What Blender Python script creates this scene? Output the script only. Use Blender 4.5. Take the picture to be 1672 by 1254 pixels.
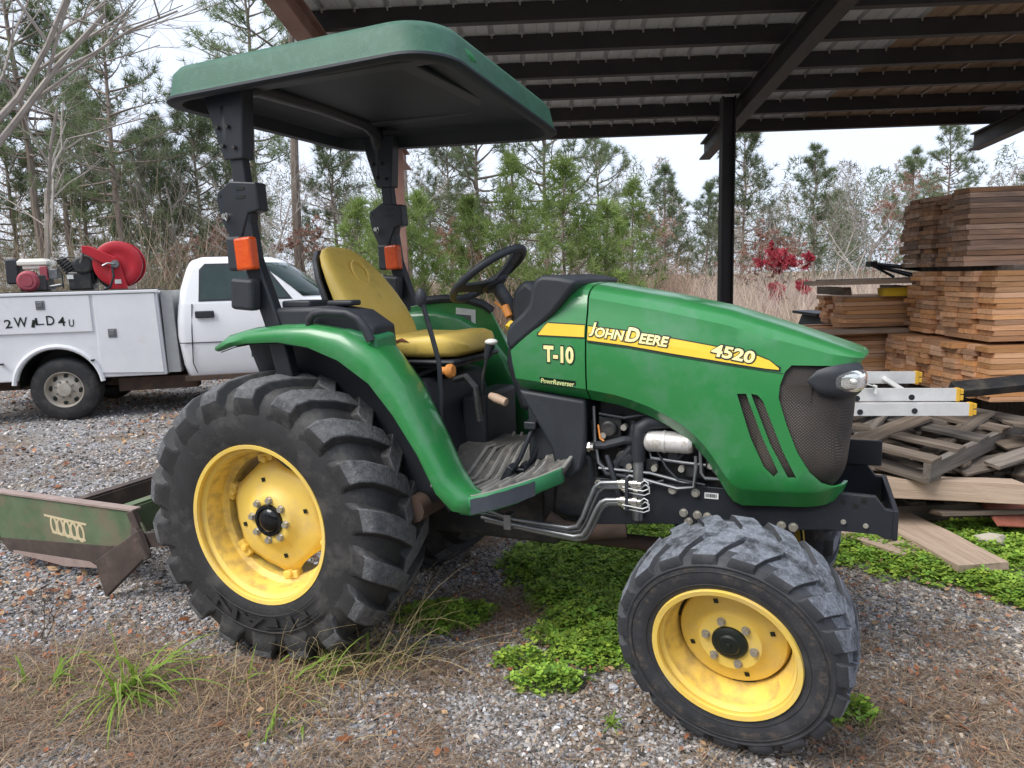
import bpy, bmesh, math, random
import numpy as np
from mathutils import Vector, Matrix
from mathutils.bvhtree import BVHTree

for o in list(bpy.data.objects):
    bpy.data.objects.remove(o, do_unlink=True)
scene = bpy.context.scene
COL = scene.collection
PI = math.pi
rad = math.radians

# ------------------------------------------------------------------ camera
CAM = Vector((2.0485, -2.8800, 1.5594))
YAW, PITCH, ROLL = -0.39661, -0.14723, -0.02846
fw = Vector((math.sin(YAW) * math.cos(PITCH), math.cos(YAW) * math.cos(PITCH), math.sin(PITCH)))
rt0 = Vector((math.cos(YAW), -math.sin(YAW), 0)); up0 = rt0.cross(fw)
rt = math.cos(ROLL) * rt0 + math.sin(ROLL) * up0
up = -math.sin(ROLL) * rt0 + math.cos(ROLL) * up0
cd = bpy.data.cameras.new('camera'); cam = bpy.data.objects.new('camera', cd); COL.objects.link(cam)
m = Matrix((rt, up, -fw)).transposed().to_4x4(); m.translation = CAM
cam.matrix_world = m
cd.sensor_fit = 'HORIZONTAL'; cd.sensor_width = 36.0; cd.lens = 25.44
cd.clip_start = 0.05; cd.clip_end = 2000
scene.camera = cam

# ------------------------------------------------------------------ sky, sun, exposure
SUN_EL, SUN_AZ = rad(52), rad(215)          # soft sun behind the cloud, from behind the camera and left
world = bpy.data.worlds.new('World'); scene.world = world; world.use_nodes = True
nt = world.node_tree; nt.nodes.clear()
wo = nt.nodes.new('ShaderNodeOutputWorld'); bg = nt.nodes.new('ShaderNodeBackground')
sky = nt.nodes.new('ShaderNodeTexSky'); sky.sky_type = 'NISHITA'; sky.sun_disc = False
sky.sun_elevation = SUN_EL; sky.sun_rotation = SUN_AZ; sky.dust_density = 4.0; sky.air_density = 1.0
tc = nt.nodes.new('ShaderNodeTexCoord'); cl = nt.nodes.new('ShaderNodeTexNoise')
cl.inputs['Scale'].default_value = 2.2; cl.inputs['Detail'].default_value = 5
cr = nt.nodes.new('ShaderNodeValToRGB')
cr.color_ramp.elements[0].position = .3; cr.color_ramp.elements[0].color = (4.15, 4.58, 5.5, 1)
cr.color_ramp.elements[1].position = .75; cr.color_ramp.elements[1].color = (4.65, 5.0, 5.68, 1)
mx = nt.nodes.new('ShaderNodeMix'); mx.data_type = 'RGBA'; mx.inputs[0].default_value = 0.9
nt.links.new(tc.outputs['Generated'], cl.inputs['Vector']); nt.links.new(cl.outputs['Fac'], cr.inputs['Fac'])
nt.links.new(sky.outputs[0], mx.inputs[6]); nt.links.new(cr.outputs[0], mx.inputs[7])
nt.links.new(mx.outputs[2], bg.inputs['Color']); bg.inputs['Strength'].default_value = 0.1
nt.links.new(bg.outputs[0], wo.inputs[0])
sd = bpy.data.lights.new('sun', 'SUN'); sun = bpy.data.objects.new('sun', sd); COL.objects.link(sun)
sd.energy = 1.5; sd.angle = rad(34); sd.color = (1.0, .97, .93)
sdir = Vector((math.sin(SUN_AZ) * math.cos(SUN_EL), math.cos(SUN_AZ) * math.cos(SUN_EL), math.sin(SUN_EL)))
sun.rotation_euler = sdir.to_track_quat('Z', 'Y').to_euler(); sun.location = (0, 0, 30)
scene.view_settings.view_transform = 'Standard'; scene.view_settings.look = 'None'
scene.view_settings.exposure = 1.28; scene.view_settings.gamma = 1.0
scene.view_settings.use_curve_mapping = False
scene.render.engine = 'CYCLES'
scene.cycles.max_bounces = 6; scene.cycles.diffuse_bounces = 3; scene.cycles.glossy_bounces = 3; scene.cycles.transmission_bounces = 4; scene.cycles.transparent_max_bounces = 6

# ------------------------------------------------------------------ helpers
DX = Vector((math.sin(-.357), math.cos(-.357), 0)); TX = Vector((math.cos(-.357), math.sin(.357), 0))
def at(T, D, z=0.0):                     # shed axes: T along the eave, D away from the yard
    p = Vector((CAM.x, CAM.y, 0)) + DX * D + TX * T; p.z = z; return p
SHED_ROT = math.atan2(TX.y, TX.x)

def V3(p): return Vector(p)

class MB:
    def __init__(s): s.v = []; s.f = []; s.m = []
    def add(s, V, F, mi=0):
        o = len(s.v); s.v.extend([tuple(p) for p in V]); s.f.extend([tuple(i + o for i in f) for f in F]); s.m.extend([mi] * len(F)); return s
    def box(s, c, d, R=None, mi=0):
        P = [Vector((x * d[0] / 2, y * d[1] / 2, z * d[2] / 2)) for x in (-1, 1) for y in (-1, 1) for z in (-1, 1)]
        if R is not None: P = [R @ p for p in P]
        c = Vector(c)
        return s.add([p + c for p in P], [(0, 1, 3, 2), (4, 6, 7, 5), (0, 4, 5, 1), (2, 3, 7, 6), (0, 2, 6, 4), (1, 5, 7, 3)], mi)
    def hexa(s, P, mi=0):                # bottom 4 then top 4, both going round
        return s.add(P, [(3, 2, 1, 0), (4, 5, 6, 7), (0, 1, 5, 4), (1, 2, 6, 5), (2, 3, 7, 6), (3, 0, 4, 7)], mi)
    def loft(s, rings, closed=True, cap=True, mi=0):
        n = len(rings[0]); V = [p for r in rings for p in r]; F = []
        for i in range(len(rings) - 1):
            for j in range(n if closed else n - 1):
                a = i * n + j; b = i * n + (j + 1) % n
                F.append((a, b, b + n, a + n))
        if cap and closed:
            F.append(tuple(range(n - 1, -1, -1))); F.append(tuple((len(rings) - 1) * n + j for j in range(n)))
        return s.add(V, F, mi)
    def tube(s, pts, r, n=8, mi=0, cap=True):
        pts = [Vector(p) for p in pts]; k = len(pts)
        rr = r if isinstance(r, (list, tuple)) else [r] * k
        rings = []; ref = None
        for i, p in enumerate(pts):
            t = (pts[min(i + 1, k - 1)] - pts[max(i - 1, 0)])
            if t.length < 1e-9: t = Vector((0, 0, 1))
            t.normalize()
            if ref is None:
                ref = Vector((0, 0, 1)) if abs(t.z) < .9 else Vector((1, 0, 0))
            a = t.cross(ref)
            if a.length < 1e-4: a = t.cross(Vector((1, .3, .2)))
            a.normalize(); b = a.cross(t).normalized(); ref = b
            rings.append([p + rr[i] * (math.cos(2 * PI * j / n) * a + math.sin(2 * PI * j / n) * b) for j in range(n)])
        return s.loft(rings, True, cap, mi)
    def prism(s, poly, o, u, v, w, mi=0):  # poly in (u,v), extruded by vector w
        o, u, v, w = Vector(o), Vector(u), Vector(v), Vector(w); n = len(poly)
        A = [o + u * p[0] + v * p[1] for p in poly]; B = [p + w for p in A]
        F = [tuple(range(n - 1, -1, -1)), tuple(range(n, 2 * n))] + [(i, (i + 1) % n, n + (i + 1) % n, n + i) for i in range(n)]
        return s.add(A + B, F, mi)
    def xz(s, poly, y0, y1, mi=0):       # side-view outline (x,z) extruded between y0 and y1
        return s.prism(poly, (0, y0, 0), (1, 0, 0), (0, 0, 1), (0, y1 - y0, 0), mi)
    def lathe(s, prof, c=(0, 0, 0), axis='Y', n=48, mi=0, closed=False, a0=0, a1=2 * PI):
        c = Vector(c); rings = []; full = abs(a1 - a0 - 2 * PI) < 1e-6
        for i in range(n if full else n + 1):
            a = a0 + (a1 - a0) * i / n; ca, sa = math.cos(a), math.sin(a)
            if axis == 'Y': rings.append([c + Vector((r * ca, h, r * sa)) for r, h in prof])
            elif axis == 'Z': rings.append([c + Vector((r * ca, r * sa, h)) for r, h in prof])
            else: rings.append([c + Vector((h, r * ca, r * sa)) for r, h in prof])
        k = len(prof); V = [p for r in rings for p in r]; F = []
        N = len(rings)
        for i in range(N if full else N - 1):
            for j in range(k if closed else k - 1):
                a = i * k + j; b = i * k + (j + 1) % k; a2 = ((i + 1) % N) * k + j; b2 = ((i + 1) % N) * k + (j + 1) % k
                F.append((a, b, b2, a2))
        return s.add(V, F, mi)
    def cyl(s, p0, p1, r, n=12, mi=0): return s.tube([p0, p1], r, n, mi)
    def sphere(s, c, r, n=10, mi=0, sc=(1, 1, 1)):
        c = Vector(c); k = max(4, n // 2)
        rings = [[c + Vector((r * sc[0] * math.sin(PI * i / k) * math.cos(2 * PI * j / n), r * sc[1] * math.sin(PI * i / k) * math.sin(2 * PI * j / n), r * sc[2] * math.cos(PI * i / k))) for j in range(n)] for i in range(k + 1)]
        return s.loft(rings, True, False, mi)
    def mesh(s, name, mats, smooth=True, angle=35, recalc=True, weld=0.0):
        me = bpy.data.meshes.new(name); me.from_pydata(s.v, [], s.f)
        mats = mats if isinstance(mats, (list, tuple)) else [mats]
        for mm in mats: me.materials.append(mm)
        me.polygons.foreach_set('material_index', s.m)
        if recalc or weld:
            bm = bmesh.new(); bm.from_mesh(me)
            if weld: bmesh.ops.remove_doubles(bm, verts=bm.verts, dist=weld)
            if recalc: bmesh.ops.recalc_face_normals(bm, faces=bm.faces)
            bm.to_mesh(me); bm.free()
        me.polygons.foreach_set('use_smooth', [smooth] * len(me.polygons))
        if smooth: me.set_sharp_from_angle(angle=rad(angle))
        me.update(); return me
    def build(s, name, mats, parent=None, smooth=True, angle=35, bevel=0.0, seg=2, weld=0.0, solid=0.0, subsurf=0, recalc=True):
        o = bpy.data.objects.new(name, s.mesh(name, mats, smooth, angle, recalc, weld)); COL.objects.link(o)
        if parent is not None: o.parent = parent
        if solid:
            md = o.modifiers.new('thick', 'SOLIDIFY'); md.thickness = solid; md.offset = -1
        if subsurf:
            md = o.modifiers.new('sub', 'SUBSURF'); md.levels = subsurf; md.render_levels = subsurf
        if bevel:
            md = o.modifiers.new('bev', 'BEVEL'); md.width = bevel; md.segments = seg; md.limit_method = 'ANGLE'; md.angle_limit = rad(40); md.harden_normals = False
        return o

def tag(o, label=None, cat=None, group=None, kind=None):
    if label: o['label'] = label
    if cat: o['category'] = cat
    if group: o['group'] = group
    if kind: o['kind'] = kind
    return o
def thing(name, label, cat, loc=(0, 0, 0), rz=0, group=None):
    o = bpy.data.objects.new(name, None); COL.objects.link(o); o.empty_display_size = .1
    o.location = loc; o.rotation_euler = (0, 0, rz); return tag(o, label, cat, group)
def link(name, me, parent=None, loc=(0, 0, 0), rot=(0, 0, 0), sc=(1, 1, 1)):
    o = bpy.data.objects.new(name, me); COL.objects.link(o); o.location = loc; o.rotation_euler = rot; o.scale = sc
    if parent is not None: o.parent = parent
    return o
def copy_tree(o, parent=None):
    c = o.copy(); COL.objects.link(c); c.parent = parent
    for ch in list(o.children): copy_tree(ch, c)
    return c
def kids(o):
    for ch in o.children:
        yield ch; yield from kids(ch)

def raw_mesh(name, V, F, mats, mi=None, col=None, smooth=False):
    """numpy arrays: V (n,3), F (k,3) triangles"""
    me = bpy.data.meshes.new(name); n, k = len(V), len(F)
    me.vertices.add(n); me.vertices.foreach_set('co', np.ascontiguousarray(V, dtype=np.float32).ravel())
    me.loops.add(k * 3); me.loops.foreach_set('vertex_index', np.ascontiguousarray(F, dtype=np.int32).ravel())
    me.polygons.add(k); me.polygons.foreach_set('loop_start', np.arange(0, k * 3, 3, dtype=np.int32))
    try: me.polygons.foreach_set('loop_total', np.full(k, 3, dtype=np.int32))
    except Exception: pass
    for mm in (mats if isinstance(mats, (list, tuple)) else [mats]): me.materials.append(mm)
    if mi is not None: me.polygons.foreach_set('material_index', np.ascontiguousarray(mi, dtype=np.int32))
    me.polygons.foreach_set('use_smooth', np.full(k, smooth, dtype=bool))
    if col is not None:
        at_ = me.color_attributes.new('tint', 'FLOAT_COLOR', 'POINT')
        c4 = np.ones((n, 4), np.float32); c4[:, :3] = col; at_.data.foreach_set('color', c4.ravel())
    me.update(calc_edges=True); me.validate(); return me

def text_mesh(txt, size=1.0, offset=0.0, space=1.0, shear=0.0, sub=3, extrude=0.0):
    cu = bpy.data.curves.new('t', 'FONT'); cu.body = txt; cu.size = size; cu.offset = offset; cu.space_character = space
    cu.shear = shear; cu.resolution_u = sub; cu.extrude = extrude; cu.fill_mode = 'BOTH'
    o = bpy.data.objects.new('t', cu); COL.objects.link(o)
    dg = bpy.context.evaluated_depsgraph_get(); dg.update()
    me = bpy.data.meshes.new_from_object(o.evaluated_get(dg))
    V = np.array([v.co[:] for v in me.vertices]); F = [tuple(p.vertices) for p in me.polygons]
    bpy.data.objects.remove(o); bpy.data.curves.remove(cu); bpy.data.meshes.remove(me)
    return V, F

# ------------------------------------------------------------------ materials
def node_mat(name):
    mm = bpy.data.materials.new(name); mm.use_nodes = True; t = mm.node_tree
    return mm, t, t.nodes['Principled BSDF']
def pm(name, c1, c2=None, scale=4.0, rough=.6, metal=0.0, bump=0.0, bscale=60.0, dirt=None, rand=0.0, stretch=None, coat=0.0, detail=6, rvar=0.0, spec=None):
    """principled material: two-tone noise, optional dirt (colour, low, high, scale), bump, per-object value spread"""
    mm, t, b = node_mat(name); N = t.nodes.new; L = t.links.new
    co = N('ShaderNodeTexCoord'); vec = co.outputs['Object']
    if stretch:
        mp = N('ShaderNodeMapping'); mp.inputs['Scale'].default_value = stretch; L(vec, mp.inputs['Vector']); vec = mp.outputs[0]
    if rand:                              # alike pieces get their own stretch of grain
        oi = N('ShaderNodeObjectInfo'); ml = N('ShaderNodeMath'); ml.operation = 'MULTIPLY'; ml.inputs[1].default_value = 91.0; L(oi.outputs['Random'], ml.inputs[0])
        av = N('ShaderNodeVectorMath'); L(vec, av.inputs[0]); L(ml.outputs[0], av.inputs[1]); vec = av.outputs[0]
    if c2 is None: c2 = tuple(x * .85 for x in c1)
    nz = N('ShaderNodeTexNoise'); nz.inputs['Scale'].default_value = scale; nz.inputs['Detail'].default_value = detail; nz.inputs['Roughness'].default_value = .65
    L(vec, nz.inputs['Vector'])
    rp = N('ShaderNodeValToRGB'); e = rp.color_ramp.elements
    e[0].position = .32; e[0].color = (*c1, 1); e[1].position = .68; e[1].color = (*c2, 1)
    L(nz.outputs['Fac'], rp.inputs['Fac']); out = rp.outputs[0]
    if dirt:
        dc, lo, hi, ds = dirt
        n2 = N('ShaderNodeTexNoise'); n2.inputs['Scale'].default_value = ds; n2.inputs['Detail'].default_value = 8; n2.inputs['Roughness'].default_value = .7
        L(vec if rand else co.outputs['Object'], n2.inputs['Vector'])
        r2 = N('ShaderNodeMapRange'); r2.inputs['From Min'].default_value = lo; r2.inputs['From Max'].default_value = hi
        L(n2.outputs['Fac'], r2.inputs['Value'])
        m2 = N('ShaderNodeMix'); m2.data_type = 'RGBA'; L(r2.outputs[0], m2.inputs[0]); L(out, m2.inputs[6]); m2.inputs[7].default_value = (*dc, 1); out = m2.outputs[2]
    if rand:
        oi = N('ShaderNodeObjectInfo'); mr = N('ShaderNodeMapRange'); mr.inputs['To Min'].default_value = 1 - rand; mr.inputs['To Max'].default_value = 1 + rand
        L(oi.outputs['Random'], mr.inputs['Value']); hs = N('ShaderNodeHueSaturation'); L(mr.outputs[0], hs.inputs['Value']); L(out, hs.inputs['Color']); out = hs.outputs[0]
    L(out, b.inputs['Base Color'])
    b.inputs['Roughness'].default_value = rough; b.inputs['Metallic'].default_value = metal
    if spec is not None: b.inputs['Specular IOR Level'].default_value = spec
    if rvar:
        rr = N('ShaderNodeMapRange'); rr.inputs['To Min'].default_value = max(.02, rough - rvar); rr.inputs['To Max'].default_value = min(1, rough + rvar)
        L(nz.outputs['Fac'], rr.inputs['Value']); L(rr.outputs[0], b.inputs['Roughness'])
    if coat: b.inputs['Coat Weight'].default_value = coat; b.inputs['Coat Roughness'].default_value = .12
    if bump:
        nb = N('ShaderNodeTexNoise'); nb.inputs['Scale'].default_value = bscale; nb.inputs['Detail'].default_value = 6; L(vec, nb.inputs['Vector'])
        bp = N('ShaderNodeBump'); bp.inputs['Strength'].default_value = bump; bp.inputs['Distance'].default_value = .01; L(nb.outputs['Fac'], bp.inputs['Height']); L(bp.outputs[0], b.inputs['Normal'])
    return mm
def tint_mat(name, rough=.8, translucent=0.0, noise=0.0):
    mm, t, b = node_mat(name); a = t.nodes.new('ShaderNodeAttribute'); a.attribute_name = 'tint'
    t.links.new(a.outputs['Color'], b.inputs['Base Color']); b.inputs['Roughness'].default_value = rough
    b.inputs['Specular IOR Level'].default_value = .25
    if translucent:
        tr = t.nodes.new('ShaderNodeBsdfTranslucent'); t.links.new(a.outputs['Color'], tr.inputs['Color'])
        ms = t.nodes.new('ShaderNodeMixShader'); ms.inputs[0].default_value = translucent
        t.links.new(b.outputs[0], ms.inputs[1]); t.links.new(tr.outputs[0], ms.inputs[2]); t.links.new(ms.outputs[0], t.nodes['Material Output'].inputs['Surface'])
    return mm
def leaf_mat(name, c1, c2, rand=.2, scale=1.2):
    mm = pm(name, c1, c2, scale=scale, rough=.75, rand=rand, spec=.2); t = mm.node_tree
    b = t.nodes['Principled BSDF']; src = b.inputs['Base Color'].links[0].from_socket
    tr = t.nodes.new('ShaderNodeBsdfTranslucent'); t.links.new(src, tr.inputs['Color']); ms = t.nodes.new('ShaderNodeMixShader'); ms.inputs[0].default_value = .38
    t.links.new(b.outputs[0], ms.inputs[1]); t.links.new(tr.outputs[0], ms.inputs[2]); t.links.new(ms.outputs[0], t.nodes['Material Output'].inputs['Surface'])
    return mm

M = {}
M['green'] = pm('tractor_green_paint', (.020, .195, .046), (.026, .220, .056), 2.5, .34, dirt=((.085, .22, .12), .50, .80, 5.0), rvar=.12, coat=.4, bump=.03, bscale=400)
M['green_dull'] = pm('dull_green_plastic', (.018, .165, .055), (.03, .20, .08), 5, .5, dirt=((.14, .25, .17), .55, .85, 9.0), rvar=.1)
M['canopy'] = pm('faded_canopy_green', (.018, .085, .048), (.030, .115, .068), 7, .6, dirt=((.065, .145, .11), .5, .85, 26.0), bump=.12, bscale=140)
M['canopy_patch'] = pm('fresh_green_patch', (.012, .17, .05), (.016, .19, .06), 12, .5)
M['yellow'] = pm('yellow_wheel_paint', (.84, .57, .10), (.88, .64, .14), 5, .5, dirt=((.62, .44, .22), .48, .85, 9.0), rvar=.1)
M['seat'] = pm('yellow_vinyl', (.70, .49, .10), (.78, .57, .14), 6, .5, dirt=((.36, .24, .08), .55, .8, 7.0), bump=.08, bscale=250)
M['black_paint'] = pm('black_frame_paint', (.012, .015, .020), (.018, .021, .027), 6, .42, dirt=((.055, .05, .045), .55, .85, 8.0), rvar=.1)
M['black_plastic'] = pm('black_plastic', (.018, .021, .027), (.026, .03, .036), 9, .55, dirt=((.07, .07, .07), .58, .9, 11.0), bump=.08, bscale=220)
M['engine'] = pm('engine_black', (.014, .015, .017), (.03, .031, .033), 10, .5, dirt=((.10, .085, .065), .5, .8, 9.0))
M['rubber'] = pm('tyre_rubber', (.017, .017, .018), (.028, .028, .029), 10, .68, dirt=((.10, .093, .085), .50, .78, 6.5), bump=.15, bscale=120)
M['rubber_worn'] = pm('worn_dusty_rubber', (.105, .115, .135), (.22, .235, .265), 70, .9, dirt=((.028, .03, .034), .46, .66, 16.0), bump=.5, bscale=140)
M['rubber_tread'] = pm('worn_tread_rubber', (.072, .074, .078), (.15, .152, .157), 50, .88, dirt=((.03, .032, .036), .5, .75, 16.0), bump=.45, bscale=120)
M['grime'] = pm('dusty_tan_grime', (.30, .205, .125), (.42, .31, .20), 12, .85)
M['chrome'] = pm('plated_steel', (.55, .53, .48), (.7, .68, .62), 20, .28, 1.0, rvar=.1)
M['steel'] = pm('dull_steel_tube', (.22, .23, .24), (.32, .33, .33), 12, .42, .85, rvar=.1)
M['silver'] = pm('silver_canister', (.62, .60, .57), (.75, .73, .70), 14, .45, .3, dirt=((.30, .22, .15), .50, .72, 22))
M['bolt'] = pm('zinc_bolt', (.42, .40, .35), (.55, .52, .45), 30, .4, .7)
M['amber'] = pm('amber_lens', (.62, .065, .006), (.72, .10, .008), 40, .18, bump=.25, bscale=220)
M['lens'] = pm('clear_lamp_lens', (.50, .50, .44), (.85, .85, .80), 14, .14, .35, coat=.7, bump=.25, bscale=40)
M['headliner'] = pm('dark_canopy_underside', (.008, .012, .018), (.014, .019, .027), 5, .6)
M['decal_yellow'] = pm('yellow_decal', (.80, .52, .03), (.84, .57, .04), 8, .4)
M['decal_black'] = pm('black_decal', (.006, .012, .008), rough=.45)
M['decal_pale'] = pm('pale_number_decal', (.86, .76, .30), (.9, .82, .42), 30, .5)
M['white_sticker'] = pm('white_sticker', (.62, .64, .62), (.72, .74, .72), 20, .5)
M['grey_sticker'] = pm('grey_sticker_print', (.10, .12, .12), rough=.5)
M['orange_knob'] = pm('orange_knob', (.62, .22, .04), (.68, .27, .06), 20, .5)
M['tan_grip'] = pm('worn_tan_grip', (.42, .29, .20), (.5, .36, .26), 20, .65)
M['mat'] = pm('dusty_floor_mat', (.042, .041, .039), (.095, .091, .084), 9, .85, dirt=((.24, .22, .19), .5, .75, 10), bump=.2, bscale=90)
M['mat_rib'] = pm('pale_mat_ridge', (.17, .165, .15), (.27, .26, .235), 20, .85)
M['slate'] = pm('worn_dark_slate_paint', (.035, .042, .055), (.055, .062, .075), 16, .6)
M['white_paint'] = pm('white_truck_paint', (.74, .76, .78), (.80, .81, .83), 1.5, .35, dirt=((.50, .43, .36), .60, .9, 2.2), coat=.3)
M['white_old'] = pm('scuffed_white_paint', (.68, .69, .71), (.76, .77, .78), 2, .5, dirt=((.45, .36, .28), .60, .88, 3.0))
M['glass'] = pm('dark_window_glass', (.010, .026, .023), (.020, .045, .040), 5, .03, spec=.55)
M['truck_grey'] = pm('grey_primer', (.30, .31, .31), (.38, .39, .39), 4, .6)
M['truck_rust'] = pm('rusty_underbody', (.05, .035, .028), (.10, .06, .042), 8, .85)
M['alloy'] = pm('dusty_alloy_wheel', (.38, .34, .28), (.52, .48, .42), 9, .5, .3)
M['red'] = pm('red_reel_paint', (.40, .012, .022), (.48, .018, .03), 4, .4)
M['red_dull'] = pm('dull_red_engine', (.30, .05, .07), (.38, .08, .10), 12, .55)
M['cream'] = pm('cream_plastic', (.70, .68, .60), (.78, .76, .68), 8, .5)
M['shed_steel'] = pm('dark_primer_steel', (.022, .019, .020), (.034, .028, .028), 3, .6, dirt=((.075, .042, .032), .56, .85, 2.5))
M['shed_red'] = pm('red_primer_post', (.22, .11, .085), (.30, .16, .125), 4, .7, dirt=((.33, .22, .18), .5, .8, 5))
M['galv'] = pm('galvanised_sheet', (.52, .52, .51), (.64, .64, .63), 5, .55, .1, dirt=((.33, .28, .23), .55, .85, 1.2), stretch=(1, .12, 1))
M['galv_rust'] = pm('rust_stained_sheet', (.30, .19, .115), (.42, .31, .21), 4, .65, .05, stretch=(1, .12, 1))
M['pine_board'] = pm('fresh_sawn_pine', (.60, .29, .125), (.74, .41, .20), 3.5, .8, dirt=((.26, .11, .045), .50, .78, 9), rand=.33, stretch=(.35, 6, 6), bump=.15, bscale=30)
M['pine_stained'] = pm('water_stained_pine', (.29, .15, .085), (.46, .25, .13), 2.2, .85, dirt=((.15, .10, .075), .46, .70, 3.5), rand=.35, stretch=(.6, 5, 5), bump=.15, bscale=30)
M['grey_board'] = pm('weathered_grey_board', (.090, .070, .054), (.205, .165, .13), 4, .9, dirt=((.10, .075, .058), .5, .78, 6), rand=.25, stretch=(.5, 7, 7), bump=.3, bscale=25)
M['tan_board'] = pm('weathered_tan_board', (.33, .24, .175), (.44, .335, .25), 4, .9, dirt=((.17, .12, .085), .52, .8, 5), rand=.15, stretch=(.4, 8, 8), bump=.25, bscale=25)
M['aluminium'] = pm('ladder_aluminium', (.66, .66, .65), (.78, .78, .77), 10, .42, .3)
M['ladder_cap'] = pm('yellow_ladder_cap', (.72, .42, .04), rough=.5)
M['rust'] = pm('rusty_red_metal', (.20, .05, .03), (.30, .10, .06), 10, .8)
M['stone'] = pm('pale_stone', (.36, .32, .25), (.45, .41, .33), 20, .9, bump=.3, bscale=40)
M['blade_green'] = pm('worn_green_blade', (.075, .12, .058), (.135, .18, .10), 5, .75, dirt=((.19, .13, .095), .46, .70, 4.0), bump=.1, bscale=70)
M['blade_dark'] = pm('dark_rusted_steel', (.045, .034, .028), (.085, .06, .05), 8, .7, dirt=((.16, .11, .085), .55, .8, 8))
M['blade_edge'] = pm('rust_pink_edge', (.26, .19, .165), (.34, .26, .23), 14, .75)
M['bark'] = pm('pine_bark', (.17, .135, .11), (.28, .23, .19), 6, .95, rand=.2, stretch=(3, 3, .7), bump=.4, bscale=14)
M['bare_bark'] = pm('grey_bare_bark', (.24, .21, .185), (.36, .32, .285), 5, .95, rand=.2)
M['needle'] = leaf_mat('pine_needles', (.145, .19, .095), (.21, .255, .14), .25)
M['needle_y'] = leaf_mat('young_pine_needles', (.185, .27, .072), (.27, .34, .12), .2)
M['needle_d'] = leaf_mat('dark_pine_needles', (.125, .17, .092), (.19, .235, .13), .25)
M['dead_leaf'] = leaf_mat('rusty_dead_leaves', (.30, .16, .12), (.42, .26, .20), .2)
M['red_leaf'] = leaf_mat('crimson_leaves', (.40, .045, .07), (.50, .09, .11), .1)
M['stone_tint'] = tint_mat('gravel_stone', .85)
M['litter_tint'] = tint_mat('dry_litter', .9)
M['clover_tint'] = tint_mat('clover_leaf', .6, .25)
M['brush_tint'] = tint_mat('dry_brush', .9, .2)
M['grass'] = leaf_mat('green_grass', (.15, .27, .035), (.27, .38, .07), .1, 4)
M['dry_grass'] = leaf_mat('dry_straw', (.42, .33, .17), (.55, .44, .25), .1, 4)
M['leaf_brown'] = leaf_mat('fallen_brown_leaf', (.30, .10, .04), (.38, .17, .08), .3, 8)
M['decal_pale_faded'] = pm('faded_cream_decal', (.52, .43, .26), (.62, .52, .33), 30, .7)

def see_through(mm, lo=.42, hi=.58, scale=11):      # dirt film that breaks up at its edges
    t = mm.node_tree; b = t.nodes['Principled BSDF']; nz = t.nodes.new('ShaderNodeTexNoise'); nz.inputs['Scale'].default_value = scale; nz.inputs['Detail'].default_value = 7
    co = t.nodes.new('ShaderNodeTexCoord'); t.links.new(co.outputs['Object'], nz.inputs['Vector']); mr = t.nodes.new('ShaderNodeMapRange'); mr.inputs['From Min'].default_value = lo; mr.inputs['From Max'].default_value = hi
    mr.inputs['To Max'].default_value = .42; t.links.new(nz.outputs['Fac'], mr.inputs['Value']); t.links.new(mr.outputs[0], b.inputs['Alpha'])
see_through(M['grime'], .44, .78, 24)
def band_dirt(mm, r0, r1, colr, lo=.45, hi=.65, scale=16):   # dust caught in a ring of the sidewall (wheel axis = local y)
    t = mm.node_tree; N = t.nodes.new; L = t.links.new; b = t.nodes['Principled BSDF']; src = b.inputs['Base Color'].links[0].from_socket
    co = N('ShaderNodeTexCoord'); vm = N('ShaderNodeVectorMath'); vm.operation = 'MULTIPLY'; vm.inputs[1].default_value = (1, 0, 1); L(co.outputs['Object'], vm.inputs[0])
    ln = N('ShaderNodeVectorMath'); ln.operation = 'LENGTH'; L(vm.outputs[0], ln.inputs[0])
    md, hw = (r0 + r1) / 2, (r1 - r0) / 2
    sb = N('ShaderNodeMath'); sb.operation = 'SUBTRACT'; L(ln.outputs['Value'], sb.inputs[0]); sb.inputs[1].default_value = md
    ab = N('ShaderNodeMath'); ab.operation = 'ABSOLUTE'; L(sb.outputs[0], ab.inputs[0]); m1 = N('ShaderNodeMapRange'); m1.inputs['From Min'].default_value = hw; m1.inputs['From Max'].default_value = hw * .6; L(ab.outputs[0], m1.inputs['Value'])
    nz = N('ShaderNodeTexNoise'); nz.inputs['Scale'].default_value = scale; nz.inputs['Detail'].default_value = 9; nz.inputs['Roughness'].default_value = .75; L(co.outputs['Object'], nz.inputs['Vector'])
    m2 = N('ShaderNodeMapRange'); m2.inputs['From Min'].default_value = lo; m2.inputs['From Max'].default_value = hi; L(nz.outputs['Fac'], m2.inputs['Value'])
    mu = N('ShaderNodeMath'); mu.operation = 'MULTIPLY'; L(m1.outputs[0], mu.inputs[0]); L(m2.outputs[0], mu.inputs[1])
    mx_ = N('ShaderNodeMix'); mx_.data_type = 'RGBA'; L(mu.outputs[0], mx_.inputs[0]); L(src, mx_.inputs[6]); mx_.inputs[7].default_value = (*colr, 1); L(mx_.outputs[2], b.inputs['Base Color'])
M['rubber_front'] = pm('front_tyre_rubber', (.024, .026, .030), (.040, .042, .047), 10, .7, dirt=((.08, .08, .085), .52, .82, 9.0), bump=.15, bscale=120)
band_dirt(M['rubber_front'], .266, .316, (.15, .115, .085), .50, .74, 22)

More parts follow.
